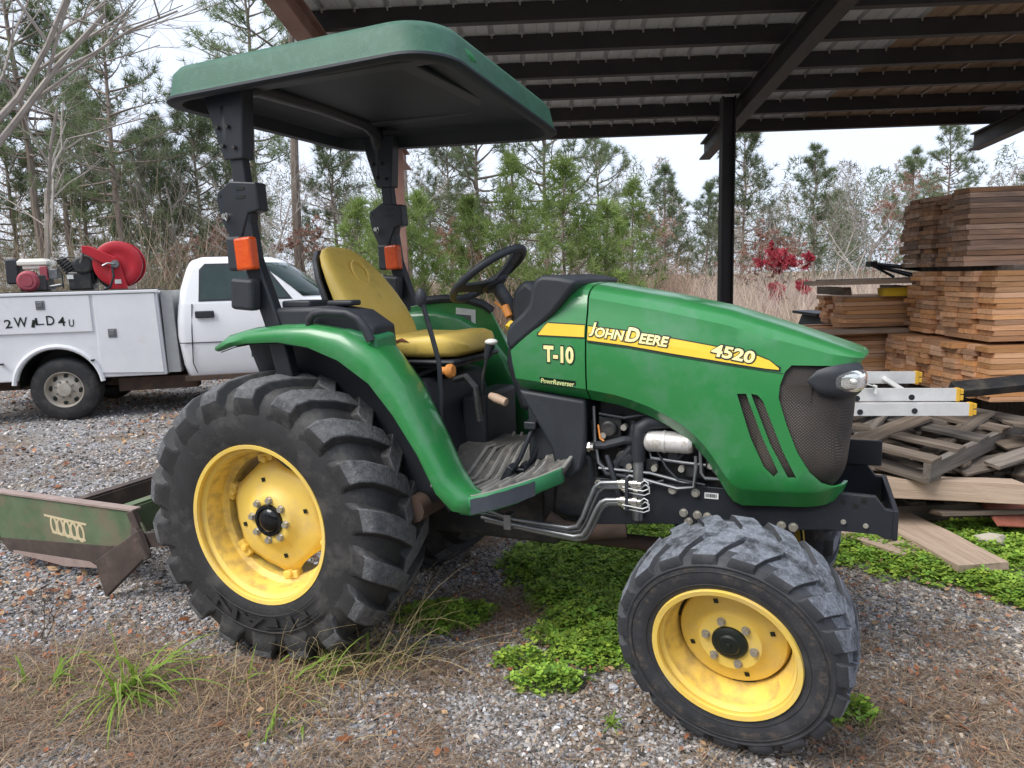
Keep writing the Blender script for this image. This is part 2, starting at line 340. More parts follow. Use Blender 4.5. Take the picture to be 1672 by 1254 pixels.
M['lens_glass'], _t, _b = node_mat('clear_lamp_cover'); _b.inputs['Base Color'].default_value = (.93, .94, .90, 1); _b.inputs['Roughness'].default_value = .06; _b.inputs['Transmission Weight'].default_value = .92; _b.inputs['IOR'].default_value = 1.25
M['reflector'] = pm('lamp_reflector', (.75, .75, .72), (.85, .85, .82), 20, .18, .9)
def hue_spread(mm, amt):              # boards differ in hue as well as tone
    t = mm.node_tree
    for n in t.nodes:
        if n.type == 'HUE_SAT':
            oi = t.nodes.new('ShaderNodeObjectInfo'); m1 = t.nodes.new('ShaderNodeMath'); m1.operation = 'MULTIPLY'; m1.inputs[1].default_value = 7.31; m2 = t.nodes.new('ShaderNodeMath'); m2.operation = 'FRACT'
            t.links.new(oi.outputs['Random'], m1.inputs[0]); t.links.new(m1.outputs[0], m2.inputs[0]); mr = t.nodes.new('ShaderNodeMapRange'); mr.inputs['To Min'].default_value = 1 - amt; mr.inputs['To Max'].default_value = 1 + amt * .4
            t.links.new(m2.outputs[0], mr.inputs['Value']); t.links.new(mr.outputs[0], n.inputs['Saturation'])
for k_, a_ in (('pine_board', .18), ('pine_stained', .25), ('grey_board', .35)): hue_spread(M[k_], a_)
# ------------------------------------------------------------------ ground
rng = np.random.default_rng(7)
_perm = rng.random((64, 64))
def vnoise(x, y, s):
    x = np.asarray(x) * s; y = np.asarray(y) * s
    xi = np.floor(x).astype(int); yi = np.floor(y).astype(int); fx = x - xi; fy = y - yi
    fx = fx * fx * (3 - 2 * fx); fy = fy * fy * (3 - 2 * fy)
    g = lambda a, b: _perm[a % 64, b % 64]
    return (g(xi, yi) * (1 - fx) + g(xi + 1, yi) * fx) * (1 - fy) + (g(xi, yi + 1) * (1 - fx) + g(xi + 1, yi + 1) * fx) * fy
def fnoise(x, y, s): return (vnoise(x, y, s) + .5 * vnoise(x + 9, y + 4, s * 2.1) + .25 * vnoise(x + 3, y + 17, s * 4.3)) / 1.75

def ground_material():
    mm, t, b = node_mat('gravel_and_soil'); N = t.nodes.new; L = t.links.new
    co = N('ShaderNodeTexCoord')
    def ramp(fac, stops):
        r = N('ShaderNodeValToRGB'); e = r.color_ramp.elements
        while len(e) < len(stops): e.new(.5)
        for q, (p, c) in zip(e, stops): q.position = p; q.color = (*c, 1)
        L(fac, r.inputs['Fac']); return r.outputs[0]
    def noise(s, d=8, ro=.65):
        n = N('ShaderNodeTexNoise'); n.inputs['Scale'].default_value = s; n.inputs['Detail'].default_value = d; n.inputs['Roughness'].default_value = ro
        L(co.outputs['Object'], n.inputs['Vector']); return n.outputs['Fac']
    def mixc(f, a, c):
        q = N('ShaderNodeMix'); q.data_type = 'RGBA'; L(f, q.inputs[0]); L(a, q.inputs[6]); L(c, q.inputs[7]); return q.outputs[2]
    def mr(v, a, c):
        q = N('ShaderNodeMapRange'); q.inputs['From Min'].default_value = a; q.inputs['From Max'].default_value = c; L(v, q.inputs['Value']); return q.outputs[0]
    vo = N('ShaderNodeTexVoronoi'); vo.inputs['Scale'].default_value = 70; L(co.outputs['Object'], vo.inputs['Vector'])
    sep = N('ShaderNodeSeparateColor'); L(vo.outputs['Color'], sep.inputs[0])
    gravel = ramp(sep.outputs[0], [(0, (.10, .093, .088)), (.5, (.26, .25, .245)), (1, (.50, .49, .49))])
    soil = ramp(noise(9), [(.3, (.075, .050, .034)), (.7, (.17, .12, .082))])
    straw = ramp(noise(26, 10, .8), [(.3, (.10, .07, .048)), (.55, (.21, .155, .105)), (.8, (.32, .25, .18))])
    base = mixc(mr(noise(.9), .48, .66), gravel, straw)
    base = mixc(mr(noise(2.6), .60, .74), base, soil)
    # the yard gives way to leaf litter and straw under the trees
    sx = N('ShaderNodeSeparateXYZ'); L(co.outputs['Object'], sx.inputs[0])
    dd = N('ShaderNodeVectorMath'); dd.operation = 'DOT_PRODUCT'; L(co.outputs['Object'], dd.inputs[0]); dd.inputs[1].default_value = (DX.x, DX.y, 0)
    field = ramp(noise(1.7, 10, .75), [(.3, (.15, .10, .070)), (.55, (.27, .20, .14)), (.75, (.36, .28, .20))])
    ad = N('ShaderNodeMath'); ad.operation = 'MULTIPLY_ADD'; L(noise(.35), ad.inputs[0]); ad.inputs[1].default_value = 5.0; L(dd.outputs['Value'], ad.inputs[2])
    base = mixc(mr(ad.outputs[0], 10.5, 13.5), base, field)
    L(base, b.inputs['Base Color']); b.inputs['Roughness'].default_value = .95; b.inputs['Specular IOR Level'].default_value = .15
    bp = N('ShaderNodeBump'); bp.inputs['Strength'].default_value = .8; bp.inputs['Distance'].default_value = .02
    L(vo.outputs['Distance'], bp.inputs['Height']); bp.invert = True; L(bp.outputs[0], b.inputs['Normal'])
    return mm
g = MB(); S = 400
xs = [-S, -60, -25, -12, -6, -3, 0, 3, 6, 12, 25, 60, S]
for i, x in enumerate(xs):
    for y in xs: g.v.append((x, y, 0))
n_ = len(xs)
for i in range(n_ - 1):
    for j in range(n_ - 1):
        g.f.append((i * n_ + j, (i + 1) * n_ + j, (i + 1) * n_ + j + 1, i * n_ + j + 1)); g.m.append(0)
tag(g.build('ground', ground_material(), smooth=False), kind='structure')

# ---- scatter helpers (world positions in a fan in front of the camera, a little wider than the view)
def fan(n, r0, r1, a0=-50, a1=50, power=1.0):
    u = rng.random(n); r = np.sqrt(r0 * r0 + (r1 * r1 - r0 * r0) * u ** power)
    a = np.radians(rng.uniform(a0, a1, n)) + YAW
    return CAM.x + r * np.sin(a), CAM.y + r * np.cos(a), r
def blob(x, y, cx, cy, rx, ry, rot=0.0):
    c, s = math.cos(rot), math.sin(rot); dx, dy = x - cx, y - cy
    return 1 - np.sqrt(((dx * c + dy * s) / rx) ** 2 + ((-dx * s + dy * c) / ry) ** 2)
CLOVER = [(1.10, .72, .66, .55, .5), (1.16, .10, .36, .32, .5), (1.28, -.10, .26, .22, .4), (2.75, 1.6, .9, .5, .1), (1.0, .30, .30, .30, .3), (1.30, 1.25, .55, .34, .35), (.52, -.10, .30, .17, .5), (1.13, -.47, .20, .085, .4), (1.00, -.36, .12, .06, .2), (2.55, 1.35, .62, .40, -.35), (3.05, 1.75, .75, .40, .2), (2.95, 1.02, .30, .18, -.4), (2.25, 1.75, .35, .25, 0), (1.75, 1.45, .45, .3, .1), (2.20, -.30, .14, .05, .4)]
def clover_field(x, y):
    d = np.full(len(x), -9.0)
    for q in CLOVER: d = np.maximum(d, blob(x, y, *q))
    return d + (fnoise(x, y, 3.3) - .5) * .9
def litter_field(x, y):            # where dry straw and needles cover the stones
    fn = (fnoise(x, y, 4.5) - .5) * 1.5
    d = (fnoise(x, y, 1.1) - .60) * 4 + fn
    d = np.maximum(d, 1.0 * blob(x, y, -.35, -1.15, 1.15, .42, .25) + .25 + fn)
    d = np.maximum(d, (.6 * blob(x, y, .55, -1.25, .9, .25, .3) + .5 * (fnoise(x, y, 5) - .5)))
    d = np.maximum(d, 1.0 * blob(x, y, .40, -.62, .75, .22, .3) + fn)
    d = np.maximum(d, .8 * blob(x, y, 2.55, -.25, .75, .6, .2) + fn)
    d = np.maximum(d, .8 * blob(x, y, .75, .05, .4, .3, .3))
    return d

def stones(n, r0, r1, smin, smax, ico, power=1.0):
    x, y, r = fan(n, r0, r1, power=power)
    lf = litter_field(x, y); cf = clover_field(x, y)
    keep = (rng.random(n) < np.clip(1.05 - lf * .8, .30, 1)) & (rng.random(n) < np.where(cf > .12, .12, 1.0))
    x, y, r = x[keep], y[keep], r[keep]; k = len(x)
    if ico:
        bm = bmesh.new(); bmesh.ops.create_icosphere(bm, subdivisions=1, radius=1.0)
        bv = np.array([v.co[:] for v in bm.verts]); bf = np.array([[v.index for v in f.verts] for f in bm.faces]); bm.free()
    else:
        bv = np.array([(a, b, c) for a in (-.8, .8) for b in (-.8, .8) for c in (-.8, .8)], float)
        q = [(0, 1, 3, 2), (4, 6, 7, 5), (0, 4, 5, 1), (2, 3, 7, 6), (0, 2, 6, 4), (1, 5, 7, 3)]
        bf = np.array([t for a, b, c, d in q for t in ((a, b, c), (a, c, d))])
    nv = len(bv)
    P = bv[None] * (1 + rng.uniform(-.38, .30, (k, nv, 1))) + rng.normal(0, .12, (k, nv, 3))
    sc = smin + (smax - smin) * rng.random(k) ** 2.2
    P *= (sc[:, None] * np.stack([rng.uniform(.8, 1.4, k), rng.uniform(.7, 1.1, k), rng.uniform(.45, .8, k)], 1))[:, None, :]
    ax = rng.uniform(0, 2 * PI, k); tl = rng.normal(0, .35, k)
    c, s = np.cos(tl), np.sin(tl); X = P[..., 0] * c[:, None] + P[..., 2] * s[:, None]; Z = -P[..., 0] * s[:, None] + P[..., 2] * c[:, None]
    c, s = np.cos(ax), np.sin(ax); X2 = X * c[:, None] - P[..., 1] * s[:, None]; Y2 = X * s[:, None] + P[..., 1] * c[:, None]
    zz = sc * .28
    W = np.stack([X2 + x[:, None], Y2 + y[:, None], Z + zz[:, None]], 2)
    val = rng.normal(.275, .11, k) + (rng.random(k) < .16) * rng.uniform(.10, .32, k); val = np.clip(val, .06, .72)
    warm = np.clip(rng.normal(.06, .065, k) + .09 * np.clip((x - 1.5) / 1.0, 0, 1.2) + .03 * (fnoise(x, y, 1.7) - .5), -.06, .20)
    colr = np.stack([val * (1 + warm * 1.2), val * (1 + warm * .25), val * (1.04 - warm * 1.0)], 1)
    F = bf[None] + (np.arange(k) * nv)[:, None, None]
    return W.reshape(-1, 3), F.reshape(-1, 3), np.repeat(colr, nv, 0)
def merge(parts):
    o = 0; VV, FF, CC = [], [], []
    for v, f, c in parts: VV.append(v); FF.append(f + o); CC.append(c); o += len(v)
    return np.concatenate(VV), np.concatenate(FF), np.concatenate(CC)
V, F, Cc = merge([stones(26000, 1.5, 4.3, .005, .0145, True), stones(60000, 1.5, 4.6, .0035, .008, False), stones(44000, 3.9, 8.0, .006, .0145, False), stones(26000, 7.0, 14, .010, .021, False, .9)])
tag(link('gravel', raw_mesh('gravel', V, F, M['stone_tint'], col=Cc)), 'loose grey crushed gravel spread over the yard', 'gravel', kind='stuff')

# ---- pine straw, dry grass bits
def straws(n, r0, r1, lmin, lmax, w):
    x, y, r = fan(n, r0, r1); lf = litter_field(x, y); cf = clover_field(x, y)
    keep = (rng.random(n) < np.clip(.14 + lf * .85, .06, .75)) & (rng.random(n) < np.where(cf > .12, .1, 1.0))
    x, y, lf = x[keep], y[keep], lf[keep]; k = len(x)
    a = rng.uniform(0, 2 * PI, k); el = np.abs(rng.normal(0, .22, k)); L_ = rng.uniform(lmin, lmax, k)
    d = np.stack([np.cos(a) * np.cos(el), np.sin(a) * np.cos(el), np.sin(el)], 1); s = np.stack([-np.sin(a), np.cos(a), np.zeros(k)], 1)
    p = np.stack([x, y, rng.uniform(.004, .02, k) + np.clip(lf, 0, 1) * rng.uniform(0, .012, k)], 1)
    ww = w * rng.uniform(.6, 1.5, k)[:, None]
    bend = s * (rng.normal(0, .12, k) * L_)[:, None]
    mid = p + d * (L_ * .5)[:, None] + bend; tip = p + d * L_[:, None]
    W = np.stack([p - s * ww, p + s * ww, tip], 1)
    tone = rng.random(k); base = np.array([.15, .10, .07]) * (1 - tone[:, None]) + np.array([.38, .285, .19]) * tone[:, None]
    red = (rng.random(k) < .25)[:, None]; base = np.where(red, base * np.array([1.05, .85, .76]), base); base *= rng.uniform(.55, 1.15, k)[:, None]
    f = np.array([(0, 1, 2)]); F = f[None] + (np.arange(k) * 3)[:, None, None]
    return W.reshape(-1, 3), F.reshape(-1, 3), np.repeat(base, 3, 0)
def leaf_bits(n, r0, r1, smin, smax):      # broken leaves trodden into the stones
    x, y, r = fan(n, r0, r1); keep = fnoise(x + 5, y - 3, 1.3) + rng.normal(0, .12, n) > .50; x, y = x[keep], y[keep]; k = len(x)
    a = rng.uniform(0, 2 * PI, k); sc = rng.uniform(smin, smax, k); tl = rng.normal(0, .35, (k, 2)); z = rng.uniform(.012, .026, k)
    pts = []
    for u, v in ((-1, 0), (0, -.55), (1, .05), (.1, .6)):
        X = sc * (u * np.cos(a) - v * np.sin(a)); Y = sc * (u * np.sin(a) + v * np.cos(a)); pts.append(np.stack([x + X, y + Y, z + X * tl[:, 0] + Y * tl[:, 1] + .004], 1))
    W = np.stack(pts, 1); c = np.array([(.30, .12, .06), (.36, .19, .11), (.24, .12, .08), (.42, .27, .15)])[rng.integers(0, 4, k)] * rng.uniform(.6, 1.15, k)[:, None]
    F = np.array([(0, 1, 2), (0, 2, 3)])[None] + (np.arange(k) * 4)[:, None, None]
    return W.reshape(-1, 3), F.reshape(-1, 3), np.repeat(c, 4, 0)
V, F, Cc = merge([leaf_bits(9000, 1.6, 5, .006, .018), leaf_bits(26000, 4, 15, .012, .036), straws(210000, 1.5, 4.4, .03, .12, .0016), straws(120000, 4, 11, .05, .15, .0022)])
tag(link('pine_straw', raw_mesh('pine_straw', V, F, M['litter_tint'], col=Cc)), 'brown pine straw and dry grass lying over the gravel', 'pine straw', kind='stuff')

# ---- clover
def clover(n, x0, x1, y0, y1):
    x = rng.uniform(x0, x1, n); y = rng.uniform(y0, y1, n); cf = clover_field(x, y)
    keep = rng.random(n) < np.clip(cf * 2.4, 0, 1) ; x, y, cf = x[keep], y[keep], cf[keep]; k = len(x)
    h = (.012 + .05 * np.clip(cf * 1.6, 0, 1)) * rng.uniform(.45, 1.35, k); R = .007 + .014 * rng.random(k) ** 1.3
    a0 = rng.uniform(0, 2 * PI, k); tx = rng.normal(0, .28, k); ty = rng.normal(0, .28, k)
    Vs = []; 
    col = np.array([.17, .33, .05]) * rng.uniform(.5, 1.4, k)[:, None]; yel = rng.random(k)[:, None]; col = col * (1 + yel * np.array([.9, .35, .2]))
    tri = []
    for j in range(3):
        a = a0 + j * 2 * PI / 3
        pts = [(0, 0, 0), (.75, -.55, .12), (1.28, -.38, .05), (1.12, 0, -.05), (1.28, .38, .05), (.75, .55, .12)]
        for (u, v, w) in pts:
            X = R * (u * np.cos(a) - v * np.sin(a)); Y = R * (u * np.sin(a) + v * np.cos(a)); Z = h + R * w + X * tx + Y * ty
            Vs.append(np.stack([x + X, y + Y, Z], 1))
        o = j * 6; tri += [(o, o + 1, o + 2), (o, o + 2, o + 3), (o, o + 3, o + 4), (o, o + 4, o + 5)]
    # stem
    st = 18; Vs += [np.stack([x - .0008, y, np.zeros(k)], 1), np.stack([x + .0008, y, np.zeros(k)], 1), np.stack([x, y, h], 1)]; tri.append((st, st + 1, st + 2))
    W = np.stack(Vs, 1); nv = W.shape[1]; F = np.array(tri)[None] + (np.arange(k) * nv)[:, None, None]
    return W.reshape(-1, 3), F.reshape(-1, 3), np.repeat(col, nv, 0)
V, F, Cc = clover(80000, .2, 3.9, -.65, 2.3)
tag(link('clover', raw_mesh('clover', V, F, M['clover_tint'], col=Cc)), 'low green clover growing in patches under and beside the tractor', 'clover', kind='stuff')

# ---- grass clumps
def ribbon(mb, p, az, L_, lean, w, droop, seg=6, mi=0, kink=None):
    p = Vector(p); d = Vector((math.cos(az), math.sin(az), 0)); s = Vector((-d.y, d.x, 0)); V = []; el = lean; q = p.copy()
    for i in range(seg + 1):
        f = i / seg; ww = w * (1 - f ** 1.6) + .0003
        V += [q - s * ww, q + s * ww + Vector((0, 0, ww * .4))]
        step = L_ / seg; q = q + step * (math.cos(el) * d + math.sin(el) * Vector((0, 0, 1))); el -= droop / seg * (1 + f)
        if kink and abs(f - kink) < .5 / seg: el -= .9
        if q.z < .004: q.z = .004
    mb.add(V, [(2 * i, 2 * i + 1, 2 * i + 3, 2 * i + 2) for i in range(seg)], mi)
R_ = random.Random(5)
def clump(name, label, loc, ng, nd, hg, hd, spread=.10, bias=None):
    t = thing(name, label, 'grass', loc)
    a = MB(); b = MB()
    for i in range(ng):
        az = R_.uniform(0, 2 * PI) if bias is None or R_.random() < .4 else bias + R_.gauss(0, .7)
        ribbon(a, (R_.gauss(0, spread * .5), R_.gauss(0, spread * .5), 0), az, hg * R_.uniform(.5, 1.15), R_.uniform(.35, 1.35), R_.uniform(.003, .0075), R_.uniform(.6, 1.9))
    for i in range(nd):
        az = R_.uniform(0, 2 * PI) if bias is None or R_.random() < .5 else bias + R_.gauss(0, .8)
        ribbon(b, (R_.gauss(0, spread), R_.gauss(0, spread), 0), az, hd * R_.uniform(.4, 1.25), R_.uniform(.25, 1.3), R_.uniform(.0009, .002), R_.uniform(.2, 1.6), 7, 0, R_.choice([None, None, .5, .7]))
    if ng: a.build('green_blade', M['grass'], t, recalc=False)
    if nd: b.build('dry_stalk', M['dry_grass'], t, recalc=False)
    return t
clump('grass_clump', 'broad green grass clump with dry stalks at the lower left edge', (-.36, -1.06, 0), 52, 60, .40, .40, .08, -.6)
clump('grass_clump', 'small yellowing grass tuft left of the broad green clump', (-.72, -1.12, 0), 14, 30, .24, .26, .10)
clump('grass_clump', 'tan dry grass bunch against the front of the rear tyre', (.24, -.70, 0), 22, 150, .26, .40, .11, .3)
clump('grass_clump', 'long dry straw stalks leaning right from below the rear tyre', (.45, -.54, 0), 10, 70, .24, .52, .09, .4)
clump('grass_clump', 'straw tuft in front of the rear tyre hub', (.02, -.86, 0), 8, 40, .18, .26, .12)
clump('grass_clump', 'thin straw tuft beside the bottom edge below the rear tyre', (.36, -1.02, 0), 10, 26, .22, .26, .10, -.9)
clump('grass_clump', 'tiny green grass sprout on red soil left of the front tyre', (1.44, -.62, 0), 16, 0, .075, .1, .012)
clump('grass_clump', 'low green weed sprout right of the front tyre', (2.24, -.33, 0), 14, 6, .08, .1, .05)
# dead weed at the left
t = thing('dead_weed', 'leafless dark brown weed standing in gravel at the left edge', 'weed', (-1.12, -.90, 0))
w = MB()
def twig(mb, p, d, L_, r, dep, R0):
    q = p + d * L_; mid = p + d * L_ * .5 + Vector((R0.gauss(0, .06), R0.gauss(0, .06), R0.gauss(0, .03))) * L_
    mb.tube([p, mid, q], [r, r * .8, r * .55], 4)
    if dep == 0: return
    for _ in range(R0.choice([2, 3])):
        dd = (d + Vector((R0.gauss(0, .65), R0.gauss(0, .65), R0.gauss(.1, .35)))).normalized(); twig(mb, mid.lerp(q, R0.random()), dd, L_ * R0.uniform(.55, .85), r * .6, dep - 1, R0)
for k in range(3): twig(w, Vector((.02 * k, 0, 0)), Vector((R_.gauss(0, .3), R_.gauss(0, .3), 1)).normalized(), .12, .003, 3, R_)
w.build('stem', M['truck_rust'], t)
# fallen leaves: each its own thing
lf = MB(); pts = [(-.5, 0), (-.28, .2), (-.1, .18), (.05, .3), (.2, .14), (.5, 0), (.2, -.14), (.05, -.3), (-.1, -.18), (-.28, -.2)]
lf.v = [(0, 0, .06)] + [(x, y, .02 + .16 * abs(y) + .1 * x * x) for x, y in pts]; lf.f = [(0, i + 1, (i + 1) % 10 + 1) for i in range(10)]; lf.m = [0] * 10
lme = lf.mesh('fallen_leaf', M['leaf_brown'], recalc=False)
for (x, y, s, nm) in [(-.62, -.55, .075, 'behind the broad green grass clump'), (-1.3, -.55, .06, 'on gravel below the dark scraper plate'), (-.9, -1.0, .05, 'near the leafless weed'), (.62, -1.03, .06, 'on straw below the rear tyre'), (.95, -.98, .05, 'on pale gravel at the bottom edge'), (2.55, -.25, .06, 'on the brown litter right of the front tyre'), (2.72, .55, .06, 'between the front tyre and the right clover'), (.15, -1.12, .06, 'under the dry stalks at the bottom edge'), (-2.1, -.2, .09, 'at the left edge below the scraper')]:
    o = link('fallen_leaf', lme, None, (x, y, .022), (R_.uniform(-.3, .3), R_.uniform(-.3, .3), R_.uniform(0, 6)), (s, s, s))
    tag(o, 'curled rust brown leaf lying ' + nm, 'leaf', 'fallen leaves on the ground')
# ------------------------------------------------------------------ open shed
D0 = 7.04
shed = thing('open_shed', 'dark steel open-sided shed with ribbed metal roof over the yard', 'shed', at(0, D0), SHED_ROT)
def zr(D): return 3.06 + .09 * (8 - D)
sl = math.atan(.09)
RS = Matrix.Rotation(-sl, 3, 'X')
for i, D in enumerate((8.22, 7.60, 6.93, 6.39, 5.83, 5.30, 4.72, 4.12)):
    p = MB(); h, w_, th = .125, .055, .006
    poly = [(0, 0), (w_, 0), (w_, th), (th, th), (th, h - th), (w_, h - th), (w_, h), (0, h)]
    p.prism(poly, (-1.62, D - D0, zr(D)), RS @ Vector((0, 1, 0)), RS @ Vector((0, 0, 1)), (10.3, 0, 0))
    p.build('purlin', M['shed_steel'], shed, smooth=False)
for x in (-1.50, 1.93, 4.93, 8.2):
    r = MB(); d0, d1 = 4.02, 8.62
    for (dz0, dz1, hw) in ((-.19, -.172, .06), (-.172, -.02, .008), (-.02, -.002, .05)):
        r.hexa([(x - hw, d0 - D0, zr(d0) + dz0), (x + hw, d0 - D0, zr(d0) + dz0), (x + hw, d1 - D0, zr(d1) + dz0), (x - hw, d1 - D0, zr(d1) + dz0),
                (x - hw, d0 - D0, zr(d0) + dz1), (x + hw, d0 - D0, zr(d0) + dz1), (x + hw, d1 - D0, zr(d1) + dz1), (x - hw, d1 - D0, zr(d1) + dz1)])
    r.build('rafter', M['shed_steel'] if x > 0 else M['shed_red'], shed, smooth=False)
for x, lean, mt in ((-1.335, .10, 'shed_red'), (1.785, 0, 'shed_steel'), (4.80, 0, 'shed_steel')):
    p = MB(); hw = .061; top = zr(D0) - .01
    for (a0, a1, b0, b1) in ((-hw, -hw + .012, -hw, hw), (hw - .012, hw, -hw, hw), (-hw + .012, hw - .012, -.006, .006)):
        p.hexa([(x + lean + a0, b0, 0), (x + lean + a1, b0, 0), (x + lean + a1, b1, 0), (x + lean + a0, b1, 0), (x - lean * .4 + a0, b0, top), (x - lean * .4 + a1, b0, top), (x - lean * .4 + a1, b1, top), (x - lean * .4 + a0, b1, top)])
    if mt == 'shed_red': p.box((x + lean * .3, -hw - .004, 1.5), (.13, .006, 3.0))
    p.build('post', M[mt], shed, smooth=False)
# ribbed roof panels, each one its own sheet
pw = .915; d0, d1 = 4.0, 8.36
pr = []; 
for k in range(4):
    x = k * pw / 4; pr += [(x, 0), (x + .085, 0), (x + .092, .005), (x + .10, 0), (x + .18, 0), (x + .192, .03), (x + .216, .03)]
pr.append((pw + .002, 0))
pn = MB(); n_ = len(pr)
for D in (d0, (d0 + d1) / 2, d1):
    pn.v += [(x, D - D0, zr(D) + .131 + z) for x, z in pr]
for i in range(2):
    for j in range(n_ - 1): pn.f.append((i * n_ + j, i * n_ + j + 1, (i + 1) * n_ + j + 1, (i + 1) * n_ + j)); pn.m.append(0)
me1 = pn.mesh('roof_panel', M['galv'], smooth=False, recalc=False); me2 = me1.copy(); me2.materials[0] = M['galv_rust']
for k in range(11):
    link('roof_panel', me2 if k in (5, 6) else me1, shed, (-1.66 + k * pw, 0, .0015 * (k % 2)))
sc = MB()
for D in (8.22, 7.60, 6.93, 6.39, 5.83, 5.30, 4.72):
    for k in range(44):
        sc.box((-1.66 + .207 + k * pw / 4, D - D0 - .012, zr(D) + .112), (.012, .012, .03))
tag(sc.build('roof_screw', M['bolt'], shed, smooth=False), kind='stuff')

# ------------------------------------------------------------------ lumber stacks
R_ = random.Random(11)
def board_mesh(name, L_, w, t_, mat):
    b = MB(); b.box((L_ / 2, 0, 0), (L_, w, t_)); return b.mesh(name, mat, smooth=False)
def stack(label, T0, Dn, ncol, nlay, zb, bw, bt, L_, mat, skew=0.0, jit=.03, rz=0.0, ragged=0):
    t = thing('lumber_stack', label, 'lumber', at(T0, Dn, zb), SHED_ROT + rz, 'lumber stacks under the shed roof')
    me = board_mesh('board', L_, bw * .965, bt * .92, mat)
    cx = [R_.gauss(0, .035) for _ in range(ncol)]
    for l in range(nlay):
        off = R_.uniform(-.003, .003)
        for c in range(ncol):
            if l == nlay - 1 and R_.random() < ragged: continue
            x = R_.gauss(0, jit * .55) + skew * c + cx[c]
            s = R_.choice([1, 1, 1, .8, .66]) if c > 0 else 1
            link('board', me, t, (x, bw * (c + .5) + off + R_.uniform(-.004, .004), bt * (l + .5)), (R_.gauss(0, .006), R_.gauss(0, .0015), R_.gauss(0, .004)), (1, s if R_.random() < .3 else 1, 1))
    return t
stack('topmost lumber stack of dark water-stained boards under the roof', 3.16, 5.45, 6, 15, 1.54, .21, .0375, 3.4, M['pine_stained'], .02, .02, ragged=.3)
stack('middle lumber stack of orange sawn boards below the stained stack', 3.17, 5.24, 7, 13, 1.005, .185, .0385, 3.4, M['pine_board'], .01, .03, .02, .2)
stack('lowest lumber stack of pale orange boards above the broken pallets', 3.10, 5.10, 8, 10, .595, .165, .0385, 3.4, M['pine_board'], -.01, .03, 0)
stack('short lumber pile left of the middle stack, bright board ends', 2.78, 6.62, 6, 7, 1.02, .15, .038, 2.4, M['pine_board'], .015, .035, .03, .2)
stack('low lumber pile behind the tractor nose, left end of the row', 2.52, 6.50, 7, 10, .60, .15, .039, 2.6, M['pine_board'], .02, .05, .0, .3)
for k, (x, z) in enumerate(((3.4, 1.50), (4.9, 1.50))):
    t = MB(); t.box((0, .62, .02), (.09, 1.25, .038)); o = t.build('spacer_board', M['grey_board']); o.location = at(x, 5.3, z + .003); o.rotation_euler = (0, 0, SHED_ROT)
    tag(o, ('dark spacer board between the upper two lumber stacks, ' + ('nearer their cut ends' if k == 0 else 'at the right edge')), 'board', 'spacer boards')
def plank(name, label, cat, p0, p1, w, th, mat, roll=0.0, group=None):
    p0, p1 = Vector(p0), Vector(p1); d = p1 - p0; L_ = d.length
    b = MB(); n = 8; R0 = random.Random(int(abs(p0.x * 997 + p0.y * 131)))
    rings = []
    for i in range(n + 1):
        x = L_ * i / n; j = [R0.gauss(0, .002) for _ in range(4)]
        e = [R0.uniform(-.012, .012) if i in (0, n) else 0 for _ in range(4)]
        rings.append([(x + e[0], -w / 2 + j[0], -th / 2), (x + e[1], w / 2 + j[1], -th / 2), (x + e[2], w / 2 + j[2], th / 2 + j[0]), (x + e[3], -w / 2 + j[3], th / 2 + j[1])])
    b.loft(rings); o = b.build(name, mat, smooth=False, bevel=.003, seg=1)
    X = d.normalized(); Y = Vector((0, 0, 1)).cross(X).normalized(); Z = X.cross(Y); q = Matrix((X, Y, Z)).transposed() @ Matrix.Rotation(roll, 3, 'X')
    o.matrix_world = Matrix.Translation(p0) @ q.to_4x4()
    return tag(o, label, cat, group)
plank('plank', 'wide grey plank lying across clover in front of the loader bracket', 'plank', (2.86, 1.14, .075), (2.42, 1.93, .08), .27, .045, M['tan_board'])
plank('plank', 'second ground plank, half sunk in clover beside the wide grey one', 'plank', (2.60, 1.30, .055), (1.95, 1.85, .06), .26, .035, M['tan_board'])
plank('plank', 'thick pale timber lying along the bottom of the pallet pile', 'plank', at(2.64, 3.98, .30), at(1.45, 4.16, .33), .17, .11, M['tan_board'], .1)
plank('plank', 'long tan plank on top of the short lumber pile', 'plank', at(2.40, 6.60, 1.425), at(4.3, 6.50, 1.43), .22, .04, M['tan_board'])
plank('plank', 'second tan plank resting beside the long one above the short pile', 'plank', at(2.62, 6.88, 1.43), at(4.5, 6.86, 1.43), .22, .04, M['tan_board'])
plank('plank', 'short grey plank poking out low beneath the short lumber pile', 'plank', at(2.38, 6.40, 1.0), at(3.2, 6.48, 1.0), .16, .035, M['tan_board'])
plank('steel_bar', 'flat dark steel bar lying right of the ladder end', 'bar', at(2.55, 4.52, .79), at(4.2, 4.75, .86), .10, .06, M['engine'], .5)
plank('yellow_board', 'yellow painted board end under the tan planks', 'board', at(3.05, 6.62, 1.33), at(3.28, 6.62, 1.33), .12, .075, M['decal_yellow'])
for k, x in enumerate((2.75, 3.35)):
    plank('spacer_board', ('small block under the tan planks, left one' if k == 0 else 'small block under the tan planks beside the yellow board'), 'board', at(x, 6.6, 1.345), at(x, 7.2, 1.345), .08, .07, M['grey_board'], 0, 'spacer boards')
# black folded metal frame on the planks
t = thing('folded_frame', 'black folded tubular metal frame lying on the tan planks', 'frame', at(3.0, 6.7, 1.46), SHED_ROT)
f = MB()
for a, b in (((0, 0, .12), (.62, -.05, .02)), ((0, .06, .13), (.62, .02, .05)), ((.02, 0, .1), (.20, 0, .0)), ((.05, .03, .1), (.36, 0, .0)), ((.10, .1, .10), (.5, .2, .01))): f.cyl(a, b, .012, 8)
f.box((.01, .03, .12), (.06, .1, .05)); f.build('tube', M['black_paint'], t)
